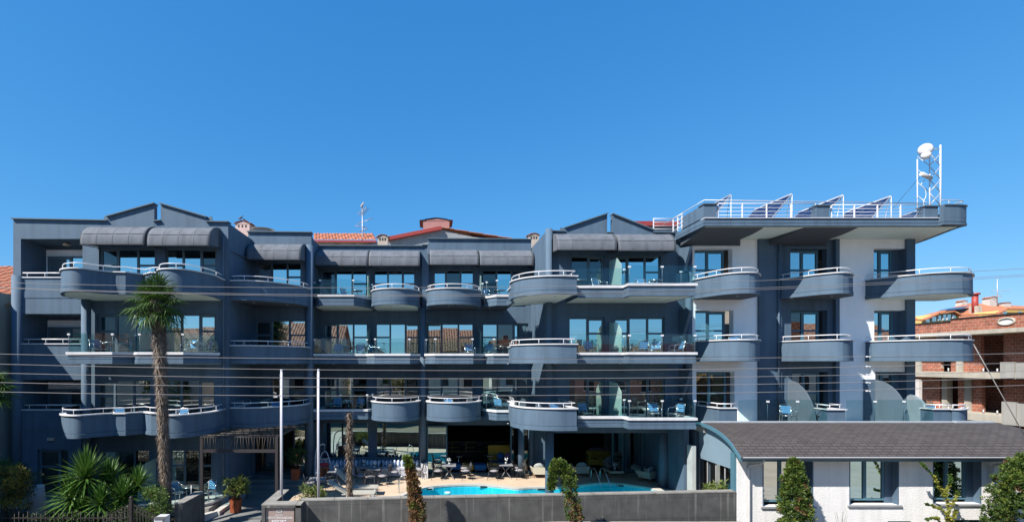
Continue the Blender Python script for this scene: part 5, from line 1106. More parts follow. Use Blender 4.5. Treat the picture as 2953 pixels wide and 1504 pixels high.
# tall fan palm
TY = 19.0; tp = [P(a, c, TY) for a, c in ((478, 1530), (480, 1430), (474, 1330), (470, 1230), (467, 1130), (462, 1030), (458, 950), (453, 862))]; tp = [Vector((v.x, TY, v.z)) for v in tp]
palm = empty('fan_palm', (tp[0].x, TY, -.2), 'tall fan palm with shaggy fibrous trunk in front of the left balconies', 'palm tree')
spine = smooth([tuple(v) for v in tp], 6)
b = MB(); k = len(spine)
rad = lambda t: .16+.05*t if t < .8 else .20-.12*(t-.8)
for i in range(k-1): pass
b.tube(spine, .165, 14, r1=.2)
for i in range(3600):      # hanging leaf bases and fibres, thicker towards the top
    t = rnd.random()**.75; f = t*(k-1); j = min(int(f), k-2); c = Vector(spine[j]).lerp(Vector(spine[j+1]), f-j); a = rnd.uniform(0, 6.283); rr = .135+.07*t
    o = Vector((math.cos(a), math.sin(a), 0)); tg = Vector((-o.y, o.x, 0)); rr += .02; p = c+o*rr; L_ = rnd.uniform(.07, .17)*(1+.9*t); out = rnd.uniform(.02, .11)*(.6+t)
    q = p+o*out+Vector((0,0,-L_ if rnd.random() < .8 else L_*.5))+tg*rnd.gauss(0,.05); w_ = rnd.uniform(.006, .016)
    b.face([p-tg*w_, p+tg*w_, q+tg*w_*.3, q-tg*w_*.3], 1)
b.build('trunk', [bark_m, fib_m], palm, fix=False)
def fan_leaf(mb, base, dirn, petiole, r, n=26, m=0, droop=.35, spread=150):
    d = dirn.normalized(); side = d.cross(Vector((0,0,1)))
    if side.length < .1: side = Vector((1,0,0))
    side.normalize(); nrm = side.cross(d).normalized(); hub = base+d*petiole-Vector((0,0,petiole*.12)); mb.tube([base, (base+hub)/2+Vector((0,0,.04)), hub], .012, 4, m)
    for i in range(n):
        a = R(-spread+2*spread*i/(n-1)); dd = (d*math.cos(a)+side*math.sin(a)).normalized(); L_ = r*(1-.22*abs(a)/R(spread))*rnd.uniform(.88, 1.08); w_ = r*.034
        tt = dd.cross(nrm).normalized(); dr = droop*L_*rnd.uniform(.6, 1.5); fold = nrm*w_*.5*(1 if i % 2 else -1)
        m1 = hub+dd*L_*.55+nrm*.05*r-Vector((0,0,dr*.2)); tip = hub+dd*L_-Vector((0,0,dr))
        mb.face([hub, m1-tt*w_+fold, m1+tt*w_], m); mb.face([m1-tt*w_+fold, tip, m1+tt*w_], m)
b = MB(); top = Vector(spine[-1])+Vector((0,0,-.05))
for i in range(38):
    az_ = i*2.399+rnd.uniform(-.3,.3); e = 82-i*3.3+rnd.uniform(-8,8); d = Vector((math.cos(az_)*math.cos(R(e)), math.sin(az_)*math.cos(R(e)), math.sin(R(e))))
    fan_leaf(b, top+Vector((0,0,-.005*i)), d, rnd.uniform(.46,.74), rnd.uniform(.58,.76), 26, 1 if (i > 32 and rnd.random() < .25) else 0, .12+.012*i)
b.build('crown', [fan_m, fany_m], palm, fix=False)
b = MB()
for i in range(700):
    a = rnd.uniform(0,6.283); o = Vector((math.cos(a), math.sin(a), 0)); p = top+o*rnd.uniform(.05,.2)+Vector((0,0,-rnd.uniform(.05,.5))); q = p+o*rnd.uniform(.1,.4)+Vector((0,0,-rnd.uniform(.2,.6))); tg = Vector((-o.y,o.x,0))*.012; b.face([p-tg,p+tg,q+tg*.3,q-tg*.3])
b.build('dead_leaf_skirt', fib_m, palm, fix=False)
# dead palm trunk
DY = 20.6; x0 = XW(1008, DY); dp = empty('dead_palm_trunk', (x0, DY, 0), 'bare dead palm trunk with spiky leaf stubs behind the garden wall', 'dead trunk')
b = MB(); zt = ZW(1190, DY); b.tube([(x0+.02, DY, 0), (x0, DY, 1.5), (x0-.02, DY, 3), (x0, DY, zt)], .13, 12, r1=.085)
for i in range(900):
    t = rnd.random(); z = .05+t*(zt-.05); a = rnd.uniform(0,6.283); o = Vector((math.cos(a), math.sin(a), 0)); tg = Vector((-o.y,o.x,0)); rr = .125-.045*t; L_ = rnd.uniform(.08,.2)*(1.3 if t > .45 else .8); p = Vector((x0, DY, z))+o*rr
    q = p+o*L_*rnd.uniform(.4,.9)+Vector((0,0,rnd.choice((-1,-1,1,1.2))*L_*rnd.uniform(.3,.9))); w_ = rnd.uniform(.012,.022); b.face([p-tg*w_, p+tg*w_, q+tg*w_*.4, q-tg*w_*.4], 1)
b.build('trunk', [bark_m, fib_m], dp, fix=False)
# conifers in front of the wall
def column_bush(name, label, path, radii, n, size, mats, mix, cat='bush', m_trunk=True):
    base = Vector(path[0]); r = empty(name, (base.x, base.y, base.z), label, cat); sp = smooth([tuple(p) for p in path], 5); ra = smooth([(q,) for q in radii], 5)
    b = MB()
    if m_trunk: b.tube(sp, .07, 6, r1=.02); b.build('trunk', bark_m, r)
    b = MB(); kk = len(sp)
    for _ in range(n):
        f = rnd.random()*(kk-1); j = min(int(f), kk-2); c = Vector(sp[j]).lerp(Vector(sp[j+1]), f-j); rr = ra[min(len(ra)-1, j)][0]
        a = rnd.uniform(0, 6.283); e = rnd.gauss(0, .35); d = Vector((math.cos(a)*math.cos(e), math.sin(a)*math.cos(e), math.sin(e)))
        cc = c+d*rr*(rnd.uniform(.45, .98)); mm = mix(c, d); pts = []; sz = size*rnd.uniform(.8, 1.25)
        for _ in range(20):
            q = Vector((rnd.gauss(0,1), rnd.gauss(0,1), rnd.gauss(0,1))).normalized(); pts.append((cc+q*sz*.55*rnd.random(), (q+d*.8+Vector((0,0,.4))).normalized()))
        leaf_cloud(b, pts, sz*.62, .5, .15, mm, .25)
    b.build('crown', mats, r, fix=False); return r
Y1 = 17.9
def PP(l, Y): return [P(a, c, Y) for a, c in l]
lowz = lambda c, d: 0
column_bush('mossy_cypress', 'half dead brown and mossy green clipped cypress before the grey wall', PP([(1207, 1560), (1203, 1480), (1196, 1430), (1189, 1380), (1180, 1335), (1172, 1318)], Y1), [.34, .31, .25, .19, .12, .06], 620, .115, [brown_m, conif2, conif],
    lambda c, d: (1 if rnd.random() < .8 else 2) if (c.z > 2.45 or (d.x > .3 and c.z < 1.3 and rnd.random() < .6) or rnd.random() < .12) else 0, 'cypress')
column_bush('hooked_cypress', 'green topiary cypress bent into a hook with brown lower trunk', PP([(1665, 1560), (1657, 1490), (1648, 1430), (1640, 1380), (1628, 1345), (1608, 1332), (1598, 1352), (1592, 1385), (1589, 1408)], Y1), [.32, .30, .29, .26, .22, .18, .14, .12, .05], 700, .105, [brown_m, conif2, conif],
    lambda c, d: 0 if (c.z < 1.35 and rnd.random() < .62 and abs(d.x) < .8) else (1 if rnd.random() < .3 else 2), 'cypress')
column_bush('conical_thuja', 'dense conical thuja in front of the first annex window', PP([(2296, 1580), (2296, 1500), (2292, 1430), (2290, 1370), (2291, 1327)], 19.0), [.66, .62, .50, .36, .07], 1250, .12, [conif, conif2, brown_m], lambda c, d: 2 if rnd.random() < .05 else (1 if rnd.random() < .3 else 0), 'thuja')
column_bush('large_thuja', 'large rounded thuja at the right corner of the annex', PP([(2985, 1600), (2980, 1500), (2975, 1420), (2976, 1360), (2974, 1322)], 18.4), [1.4, 1.35, 1.08, .68, .2], 2600, .13, [conif, conif2, brown_m], lambda c, d: 2 if rnd.random() < .04 else (1 if rnd.random() < .28 else 0), 'thuja')
# yuccas
def rosette(mb, c, r, n, tilt=Vector((0,0,1)), w=.022, lo=-25):
    for i in range(n):
        a = i*2.399; e = R(lo+(88-lo)*((i+.5)/n)**.9); d = Vector((math.cos(a)*math.cos(e), math.sin(a)*math.cos(e), math.sin(e))); d = (d+tilt*.15).normalized(); s = d.cross(Vector((0,0,1)))
        if s.length < .05: s = Vector((1,0,0))
        s.normalize(); L_ = r*rnd.uniform(.85, 1.15); ww = w*rnd.uniform(.8, 1.2); dr = Vector((0,0,-L_*.16*math.cos(e)*rnd.uniform(.3,1.6))); p0 = c; p1 = c+d*L_*.5+dr*.2; p2 = c+d*L_+dr
        up = s.cross(d)*ww*.5
        mb.face([p0-s*ww*.5, p0+s*ww*.5, p1+s*ww+up, p1-s*ww+up]); mb.face([p1-s*ww+up, p1+s*ww+up, p2])
yc = empty('yucca_cluster', (XW(250, 18.2), 18.2, -.2), 'multi headed green yucca with sword leaves in the left garden', 'yucca'); root = Vector((XW(252, 18.2), 18.2, -.3))
for px, py, Y, r, n in ((247, 1378, 18.0, 1.12, 135), (312, 1394, 18.5, .98, 115), (207, 1440, 17.6, .95, 115), (352, 1438, 18.0, .85, 100), (398, 1402, 18.7, .8, 95), (290, 1452, 17.5, .75, 90), (232, 1470, 17.5, .7, 80), (335, 1480, 17.6, .6, 70)):
    c = P(px, py, Y); t = MB(); t.tube(smooth([tuple(root+Vector((rnd.uniform(-.1,.1),0,0))), tuple(root.lerp(c, .5)+Vector((0,0,-.15))), tuple(c)], 4), .07, 8, r1=.045); t.build('trunk', bark_m, yc); m_ = MB(); rosette(m_, c, r*1.05, int(n*1.35), w=.036, lo=-48); m_.build('leaf_rosette', yuc_m, yc, fix=False)
# fan palms at the far left edge
lp = empty('fan_palm', (XW(-40, 17.6), 17.6, -.2), 'fan palm at the far left edge, fronds against the neighbour wall', 'palm tree')
t = MB(); tpp = P(-40, 1125, 17.6); t.tube([(tpp.x, 17.6, -.3), tuple(tpp)], .15, 10, r1=.12); t.build('trunk', fib_m, lp)
b = MB()
for i in range(22): a = i*2.399; e = R(70-i*5); fan_leaf(b, tpp, Vector((math.cos(a)*math.cos(e), math.sin(a)*math.cos(e), math.sin(e))), .5, .62, 26, 0, .25)
fan_leaf(b, tpp, Vector((1,.05,.25)), .62, .6, 28, 0, .25); fan_leaf(b, tpp, Vector((.9,-.3,-.35)), .62, .6, 28, 0, .25); fan_leaf(b, tpp, Vector((.8,.1,.9)), .5, .55, 24, 0, .2); b.build('crown', [fan_m], lp, fix=False)
lp = empty('low_fan_palm', (XW(10, 18.8), 18.8, -.2), 'low fan palm behind the yellowish shrub at the far left', 'palm tree'); b = MB(); c = P(12, 1395, 18.8)
for d, r in (((.5,.0,.7),.75),((-.2,.1,.9),.75),((.9,-.1,.35),.65),((-.8,0,.5),.7),((.15,-.5,.6),.6),((.3,.4,.9),.6)): fan_leaf(b, c, Vector(d), .55, r, 34, 0, .15, 120)
b.build('crown', [fan_m], lp, fix=False); t = MB(); t.tube([(c.x, 18.8, -.3), tuple(c)], .1, 8); t.build('trunk', bark_m, lp)
def shrub(name, label, cs, r, n, size, mats, base, ratio=.45, cat='shrub', mm=None, par_stems=True):
    o = empty(name, base, label, cat)
    if par_stems:
        t = MB()
        for c in cs[:12]: t.tube([tuple(base), tuple(Vector(base).lerp(Vector(c), .6)+Vector((rnd.uniform(-.05,.05),0,0))), tuple(c)], .014, 5, r1=.006)
        t.build('stems', bark_m, o)
    b = MB()
    for i, c in enumerate(cs): clumps(b, [c], r, n, size, (mm(i) if mm else 0), ratio)
    b.build('foliage', mats, o, fix=False); return o
yell = leafmat('yellow_green_leaf', (.09,.085,.014), (.32,.26,.05), 7, .25); dkg = leafmat('dark_shrub_leaf', (.012,.03,.008), (.05,.08,.02), 4, .2)
cs = [P(rnd.gauss(38, 30), rnd.uniform(1350, 1460), 17.6+rnd.uniform(-.5,.5)) for _ in range(70)]; cs = [c for c in cs if c.x < XW(103, 17.6)]
shrub('variegated_shrub', 'bushy yellow green shrub at the bottom left beside the white planter', cs, .2, 110, .07, [yell, dkg], Vector((XW(40, 17.6), 17.6, -.2)), mm=lambda i: 0 if i % 3 else 1)
cs = [P(rnd.uniform(90, 260), rnd.uniform(1476, 1520), 17.3+rnd.uniform(-.4,.5)) for _ in range(40)]; shrub('low_hedge', 'dark low hedge behind the iron railing at the bottom left', cs, .2, 90, .06, [dkg], Vector((XW(170, 17.3), 17.3, -.2)), cat='hedge')
cs = [P(rnd.gauss(452, 20), rnd.uniform(1410, 1500), 18.0+rnd.uniform(-.3,.3)) for _ in range(34)]; shrub('leafy_shrub', 'bright leafy shrub at the foot of the tall palm', cs, .17, 90, .075, [leafmat('fresh_leaf', (.04,.09,.015), (.16,.24,.06), 5, .25), petal_m], Vector((XW(452, 18.0), 18.0, -.2)))
cs = [P(rnd.uniform(300, 400), rnd.uniform(1460, 1510), 17.4+rnd.uniform(-.3,.4)) for _ in range(26)]; shrub('dark_ground_shrub', 'dark shrub under the yucca heads by the railing gable', cs, .18, 80, .06, [dkg], Vector((XW(350, 17.4), 17.4, -.2)))
cs = [Vector((rnd.uniform(-18.6, -10.4), rnd.uniform(17.3, 20.6), rnd.uniform(-.15, .25))) for _ in range(190)]+[Vector((rnd.uniform(-20, -10.4), rnd.uniform(12.8, 16.6), rnd.uniform(-.1, .55))) for _ in range(170)]; b = MB(); clumps(b, cs, .26, 60, .08, 0); gc = b.build('ground_cover', [dkg], fix=False); gc['kind'] = 'stuff'
# white tapered planter
px = XW(108, 18.9); pt_ = empty('white_planter', (px, 18.9, -.2), 'tall white upturned cone planter beside the yellowish shrub', 'planter'); b = MB(); b.lathe([(.34,-.2),(.22,ZW(1402,18.9)),(.20,ZW(1398,18.9)),(.01,ZW(1398,18.9)+.01)], (px, 18.9), 24); b.build('pot', M('matt_white_plastic', (.60,.60,.63), .6, .04), pt_)
# terracotta planters
tc_m = M('terracotta', (.42,.11,.04), .75, .18, 3, .3, 30)
def planter(px, py, Y, z, w, h, label, tall, leaf, n, r, size, ratio):
    x = XW(px, Y); o = empty('terracotta_planter', (x, Y, z), label, 'planter', 'terracotta planters at the entrance'); b = MB()
    b.idx([(x+sx*q*w/2, Y+sy_*q*w/2, zz) for q, zz in ((.86, z), (1, z+h), (.88, z+h), (.86, z+h-.06)) for sx, sy_ in ((-1,-1),(1,-1),(1,1),(-1,1))], [(0,3,2,1)]+[(i*4+j, i*4+(j+1) % 4, i*4+4+(j+1) % 4, i*4+4+j) for i in range(3) for j in range(4)]+[(12,13,14,15)]); b.build('pot', tc_m, o)
    e_ = MB(); cz = z+h*.52; e_.tube([(x+w*.22*math.cos(t*math.pi/8), Y-w*.476, cz+w*.27*math.sin(t*math.pi/8)) for t in range(16)], .012, 5, closed=True)
    for sx, sz in ((-.08,.06),(.08,.06),(0,-.08),(0,.12)): e_.ball((x+sx*w*1.0, Y-w*.476, cz+sz*w), (.025,.012,.025), 8, 5)
    e_.build('relief_ornament', tc_m, o)
    t = MB(); b = MB()
    for i in range(n):
        a = rnd.uniform(0,6.283); rr = r*math.sqrt(rnd.random()); zt_ = z+h+tall*rnd.uniform(.35, 1); tip = Vector((x+rr*math.cos(a), Y+rr*math.sin(a), zt_)); t.tube([(x+rr*.2*math.cos(a), Y+rr*.2*math.sin(a), z+h-.05), tuple(tip)], .007, 4)
        leaf_cloud(b, [(tip-Vector((0,0,rnd.uniform(0,.2))), Vector((rnd.gauss(0,1), rnd.gauss(0,1), rnd.gauss(.35,.7))).normalized()) for _ in range(26)], size, ratio, .15)
    t.build('stems', bark_m, o); b.build('foliage', leaf, o, fix=False)
planter(680, 1470, 21.4, -.19, .40, .54, 'terracotta planter with a round oleander beside the entrance steps', .95, oleg, 62, .50, .17, .2)
planter(853, 1379, 25.1, .35, .38, .54, 'terracotta planter with dark green bamboo by the entrance column', 1.0, leafmat('bamboo_leaf', (.02,.06,.012), (.06,.12,.03), 4, .2), 60, .5, .16, .14)
cs = [P(rnd.uniform(872, 935), rnd.uniform(1405, 1436), 20.3+rnd.uniform(-.2,.3)) for _ in range(26)]; shrub('oleander_bush', 'pale green oleander behind the wall between the two flagpoles', cs, .15, 50, .14, [oleg], Vector((XW(905, 20.3), 20.3, 0)), .2)
cs = [P(rnd.uniform(2040, 2108), rnd.uniform(1392, 1425), 20.7+rnd.uniform(-.1,.15)) for _ in range(24)]; cs = [Vector((min(c.x, 12.1), c.y, c.z)) for c in cs]; shrub('oleander_bush', 'oleander in front of the glazed side of the annex', cs, .15, 50, .15, [oleg], Vector((XW(2075, 20.7), 20.7, 0)), .2)
# sapling and twigs before the annex
sa = empty('ginkgo_sapling', (XW(2735, 19.2), 19.2, -.6), 'thin yellow green sapling before the right annex window', 'sapling'); t = MB(); b = MB(); g_ = leafmat('sapling_leaf', (.10,.14,.02), (.34,.32,.05), 6, .3)
for l in ([(2737,1540),(2730,1450),(2712,1412),(2695,1380),(2675,1352),(2662,1336)], [(2737,1540),(2735,1460),(2733,1420),(2736,1390),(2742,1368)], [(2737,1540),(2740,1470),(2752,1435),(2768,1418)], [(2737,1540),(2722,1478),(2700,1460),(2680,1455)], [(2737,1540),(2750,1490),(2758,1470)], [(2737,1540),(2715,1500),(2690,1490),(2668,1494)]):
    sp = smooth([tuple(P(a, c, 19.2)+Vector((0,rnd.uniform(-.1,.1),0))) for a, c in l], 5); t.tube(sp, .013, 5, r1=.004)
    for i, p in enumerate(sp[3:]): leaf_cloud(b, [(Vector(p), Vector((rnd.gauss(0,1), rnd.gauss(0,1), rnd.gauss(0,.6))).normalized()) for _ in range(13)], .085, .8, 0, 0 if i < len(sp)*.55 else 1)
t.build('stems', bark_m, sa); b.build('foliage', [g_, leafmat('sapling_green', (.03,.07,.012), (.1,.16,.03), 6, .3)], sa, fix=False)
tw = MB()
for i in range(12):
    x = XW(2428+rnd.uniform(-6,6), 19.2); q = Vector((x, 19.2, -.6)); p = q+Vector((rnd.uniform(-.35,.35), rnd.uniform(-.1,.1), rnd.uniform(.6, 1.15))); tw.tube([tuple(q), tuple(q.lerp(p,.5)+Vector((rnd.uniform(-.05,.05),0,0))), tuple(p)], .009, 4, r1=.003)
tag(tw.build('bare_twigs', bark_m, loc=(XW(2428, 19.2), 19.2, -.6)), 'bare brown twigs of a dead shrub before the middle annex window', 'dead shrub')
# ------------------------------------------------------------------ entrance canopy with ropes
ca = empty('rope_canopy', (XW(690, 20.5), 20.5, -.3), 'dark metal entrance canopy strung with rope', 'canopy'); fm = M('dark_canopy_steel', (.045,.04,.042), .5, .1)
xl, xr_ = XW(582, 20.4), XW(798, 20.4); zt, zb = ZW(1257, 20.4), ZW(1299, 20.4); yb = 25.85; xlb, xrb = -8.9, -6.25
for x in (xl, xr_): t = MB(); t.box(x-.055, x+.055, 20.35, 20.46, -.9, zt); t.build('post', fm, ca)
t = MB(); t.box(xl+.055, xr_-.055, 20.36, 20.45, zb-.06, zb+.06); t.build('beam', fm, ca); t = MB(); t.tube([(xl, 20.4, zt-.03), (xr_, 20.4, zt-.03)], .03, 8); t.build('beam', fm, ca)
for a, c in ((xl, xlb), (xr_, xrb)): t = MB(); t.beam((a, 20.4, zt-.035), (c, yb, zt-.03), .07, .07); t.build('beam', fm, ca)
t = MB(); t.beam((xlb, yb, zt-.03), (xrb, yb, zt-.03), .07, .07); t.build('beam', fm, ca)
rope_m = M('sand_rope', (.12,.105,.09), .9, .15, 8)
for i in range(26): t = MB(); x = xl+.12+(xr_-xl-.24)*i/25; t.tube([(x, 20.38, zt-.03), (x+(.03 if i % 2 else -.03)+.05*math.sin(i*.5), 20.37, zb+.04)], .0085, 5); t.build('rope', rope_m, ca)
for i in range(9):
    y = 20.7+i*.55; f = (y-20.4)/(yb-20.4); t = MB(); t.tube([(xl+(xlb-xl)*f, y, zt+.0), (xr_+(xrb-xr_)*f, y, zt+.0)], .018, 5); t.build('rope', rope_m, ca)
for i in range(16):
    s0 = (i+.5)/16; t = MB(); t.tube([(xl+(xr_-xl)*s0+(.1 if (i+k_) % 2 else -.1)*0+(xlb+(xrb-xlb)*s0-xl-(xr_-xl)*s0)*k_/8+(.07 if (i+k_) % 2 else -.07), 20.45+5.3*k_/8, zt+.015) for k_ in range(9)], .010, 5); t.build('rope', rope_m, ca)
st = empty('lantern_stand', (XW(712, 25.6), 25.6, .35), 'slim silver stand in the dark entrance recess beside the door', 'stand'); xs = XW(712, 25.6); t = MB()
for s in (-1, 1):
    t.tube([(xs+s*.17, 25.6, .38), (xs+s*.03, 25.6, 1.18)], .014, 6); t.tube([(xs+s*.17, 25.5, .38), (xs+s*.17, 25.8, .38)], .012, 6)
t.build('frame', galv_m, st); t = MB(); t.box(xs-.2, xs+.2, 25.5, 25.8, .352, .38); t.build('base', galv_m, st); t = MB(); t.ball((xs, 25.6, 1.2), (.09,.09,.04), 10, 5); t.build('cap', galv_m, st)
# flagpoles
fp_m = M('white_flagpole', (.66,.66,.72), .35, .03)
for px, yt, Y, l in ((812, 1069, 19.6, 'white flagpole at the end of the garden wall, the left one'), (918.5, 1068, 19.9, 'white flagpole beside the hanging chair, the right one')):
    x = XW(px, Y); z = ZW(yt, Y); o = empty('flagpole', (x, Y, 0), l, 'flagpole', 'flagpoles'); t = MB(); t.cyl((x, Y), .052, -.2, z, 12, r1=.046); t.build('pole', fp_m, o); t = MB(); t.lathe([(.047,z),(.055,z+.01),(.055,z+.05),(.02,z+.07)], (x, Y), 12); t.build('cap', fp_m, o); t = MB(); t.tube([(x-.06, Y-.03, .9), (x-.06, Y-.03, z-.1)], .005, 4); t.build('halyard', M('halyard', (.4,.4,.42), .8), o)
    t = MB(); t.box(x-.075, x-.04, Y-.05, Y+.01, z-1.0, z-.9) if px < 900 else t.box(x-.075, x-.04, Y-.05, Y+.01, 1.5, 1.62); t.build('cleat', galv_m, o)
# iron railing at the bottom left
ir = empty('iron_railing', (XW(200, 16.9), 16.9, -.2), 'rusty dark iron garden railing along the bottom left', 'railing'); im = M('dark_iron', (.035,.028,.028), .6, .3, 5)
xa_, xb_ = XW(-60, 16.9), XW(360, 16.9); za, zb = ZW(1492, 16.9), ZW(1512, 16.9); t = MB()
t.beam((xa_, 16.9, za), (xb_, 16.9, za), .03, .04); t.beam((xa_, 16.9, -.0), (xb_, 16.9, -.0), .03, .04); t.build('rail', im, ir); t = MB()
for i in range(34): x = xa_+(xb_-xa_)*i/33; t.tube([(x, 16.9, -.2), (x, 16.9, za+.14+(.08 if i % 2 else 0))], .011, 5)
t.build('bars', im, ir)
ir2 = empty('iron_gate_gable', (XW(378, 16.7), 16.7, -.2), 'iron gate with a peaked top between the yucca and mailbox', 'gate'); x = XW(378, 16.7); t = MB(); t.box(x-.045, x+.045, 16.65, 16.75, -.6, ZW(1436, 16.7)); t.ball((x, 16.7, ZW(1434, 16.7)), .06, 10, 6); t.build('post', im, ir2); t = MB()
for s in (-1, 1):
    for dz in (0, .17): t.beam((x, 16.7, ZW(1450, 16.7)-dz), (x+s*.95, 16.7, ZW(1492, 16.7)-dz), .03, .03)
t.build('sloping_rail', im, ir2); t = MB()
for i in range(-9, 10):
    if i: xx = x+i*.1; z = ZW(1450+4.4*abs(i), 16.7); t.tube([(xx, 16.7, -.6), (xx, 16.7, z)], .010, 5)
t.build('bars', im, ir2)
mb_ = empty('mailbox', (XW(463, 16.2), 16.2, -.6), 'grey and white metal mailbox at the bottom edge by the gate pier', 'mailbox'); x0, x1 = XW(449, 16.2), XW(481, 16.2); zt = ZW(1486, 16.2)
b = MB(); b.yprism([(x0, -.3), (x0, zt-.08), (x0+.02, zt-.03), (x0+.06, zt), (x1, zt), (x1, -.3)], 16.1, 16.4); b.build('box', M('white_mailbox', (.7,.7,.72), .4), mb_); b = MB(); b.yprism([(x0-.01, zt-.06), (x0+.03, zt+.01), (x1+.01, zt+.01), (x1+.01, zt-.06), (x1-.03, zt-.06), (x1-.05, -.3), (x1-.085, -.3), (x1-.07, zt-.05), (x0+.03, zt-.05)], 16.06, 16.095); b.build('hood', M('grey_hood', (.16,.16,.17), .5), mb_)
# ------------------------------------------------------------------ wires crossing the view
wm = M('weathered_cable', (.27,.26,.26), .6, .1)
def wire(l, m, r, Y, label, rad=.012):
    # parabola through three picture heights, at one depth
    xs = [0, 1300, 2953]; t = MB(); pts = []
    for i in range(41):
        px = -900+4700*i/40; y = 0
        for a in range(3):
            q = (l, m, r)[a]
            for c in range(3):
                if c != a: q *= (px-xs[c])/(xs[a]-xs[c])
            y += q
        pts.append(P(px, y, Y))
    t.tube(pts, rad, 6); o = t.build('overhead_wire', wm, loc=pts[20]); tag(o, label, 'wire', 'overhead wires across the front'); return o
for (l, m, r), d in (((814, 828, 774), 'topmost thin wire, crossing the top-floor balconies'), ((828, 849, 791), 'upper wire of the close pair below the topmost one'), ((830, 853.5, 796), 'lower wire of the close pair at the top-floor balcony bottoms')): wire(l, m, r, 13.5, d, .006)
for (l, m, r), d in (((1020, 1035.5, 1018), 'highest of the five evenly spaced wires, at the third-floor balcony edge'), ((1049, 1067.5, 1045), 'second highest of the five evenly spaced wires'), ((1075, 1091, 1069), 'middle one of the five evenly spaced wires'), ((1102, 1115.5, 1088), 'second lowest of the five evenly spaced wires'), ((1129, 1140.5, 1110), 'lowest of the five evenly spaced wires, at second-floor window height')): wire(l, m, r, 13.0, d, .0072)
for py, l in ((1027.5, 'topmost pale insulator clip on the wires before the white wing wall'), (1056, 'second pale insulator clip from the top before the white wing wall'), (1080, 'middle pale insulator clip on the wires before the white wing wall'), (1102.5, 'fourth pale insulator clip from the top before the white wing wall'), (1126.5, 'lowest pale insulator clip on the wires before the white wing wall')):
    p = P(2501, py, 13.0); b = MB(); b.ball(p, (.05,.018,.02), 8, 5); b.ball(p+Vector((.07,0,-.005)), (.03,.014,.016), 8, 5); tag(b.build('insulator_clip', pot_m, loc=p), l, 'insulator', 'insulator clips on the wires')
t = MB(); a, c = P(2808, 993, 15), P(2985, 1310, 15); t.tube([a, c], .012, 6); t.ball(a, .02, 8, 5); tag(t.build('stay_rod', wm, loc=a), 'slanting pale stay rod in front of the brick building', 'stay rod')
# ------------------------------------------------------------------ on the roofs
def yagi(mb, c, L_, dirn, n, el_):
    d = Vector(dirn).normalized(); s = d.cross(Vector((0,0,1))).normalized(); c = Vector(c); mb.tube([c-d*L_*.3, c+d*L_*.7], .02, 5)
    for i in range(n): q = c-d*L_*.3+d*L_*i/(n-1); mb.tube([q-s*el_, q+s*el_], max(.006, el_*.05), 4)
an_ = empty('television_antenna', (XW(1045, 34), 34, 12.5), 'tall television antenna mast with several aerials on the tiled roof', 'antenna'); ax = XW(1045, 34); t = MB(); t.tube([(ax, 34, 12.5), (ax, 34, ZW(590, 34))], .03, 6); t.build('mast', galv_m, an_)
b = MB(); p = P(1045, 591, 34); b.beam((p.x-.1, 33.95, p.z-.14), (p.x+.1, 33.95, p.z+.14), .05, .24, up=(0,1,0)); b.build('panel_aerial', coping_m, an_)
for py, L_, d, n, e_ in ((613, .7, (.6,-.7,.5), 7, .28), (640, 1.1, (.9,-.3,.25), 9, .14), (653, .7, (-.9,-.5,.0), 6, .2), (664, .6, (.8,-.5,.2), 5, .2)): t = MB(); yagi(t, P(1045, py, 34), L_, d, n, e_); t.build('aerial', M('aerial_metal', (.55,.52,.52), .4, metal=.5), an_)
# lattice mast with dishes
MY = 22.9; mx, mz = XW(2712, MY), ZW(418, MY); ma = empty('lattice_mast', (XW(2697, MY), MY, 12.4), 'white lattice mast with round dish antennas on the right wing roof', 'mast'); x2, x3 = XW(2681, MY), XW(2667, MY)
t = MB(); t.cyl((mx, MY), .032, 12.4, mz, 10); t.build('mast_leg', rail_m, ma); t = MB(); t.cyl((x2, MY), .026, 12.4, ZW(440, MY), 10); t.build('mast_leg', rail_m, ma); t = MB(); t.cyl((x3, MY+.35), .022, 12.4, ZW(450, MY), 10); t.build('mast_leg', rail_m, ma)
for i in range(4):
    za, zb = ZW(592-i*38, MY), ZW(592-i*38-36, MY); t = MB(); t.tube([(x2, MY, za), (mx, MY, zb)], .018, 5); t.build('lattice_brace', galv_m, ma); t = MB(); t.tube([(mx, MY, za), (x2, MY, zb)], .018, 5); t.build('lattice_brace', galv_m, ma); t = MB(); t.tube([(x2, MY, za), (x3, MY+.35, zb)], .016, 5); t.build('lattice_brace', galv_m, ma)
t = MB(); t.tube([(x2, MY, ZW(430, MY)), (mx, MY, ZW(429, MY))], .02, 6); t.build('lattice_brace', galv_m, ma)
def dish(px, py, r, name):
    c = P(px, py, MY-.3); b = MB(); q = Vector((-.45,-.8,-.1)).to_track_quat('Z','Y').to_matrix()
    b2 = MB(); b2.lathe([(.02,.12),(r*.7,.1),(r,.02),(r*1.02,-.1),(r*.5,-.22),(.05,-.25)], (0, 0), 24)
    b.idx([c+q @ Vector(v) for v in b2.v], b2.f, 0, True); b.build('dish', M('dish_white', (.85,.85,.86), .5, .02), ma)
dish(2670, 431, .26, 'a'); dish(2671, 447, .18, 'b')
b = MB(); b.tube([P(2657, 501, MY-.25), P(2684, 514, MY-.1)], .09, 16); b.build('drum_aerial', M('drum_white', (.62,.61,.6), .5), ma)
t = MB(); t.tube(smooth([tuple(P(a, c, MY-.1)) for a, c in ((2668, 518), (2656, 533), (2668, 546), (2670, 566), (2664, 580), (2662, 605))], 4), .014, 5); t.build('feed_cable', rail_m, ma)
t = MB(); t.tube([P(2653, 510, MY-.1), P(2575, 600, MY+.4)], .008, 5); tag(t.build('guy_wire', black_m, loc=P(2653, 510, MY)), 'thin dark guy wire slanting down left from the lattice mast', 'guy wire')
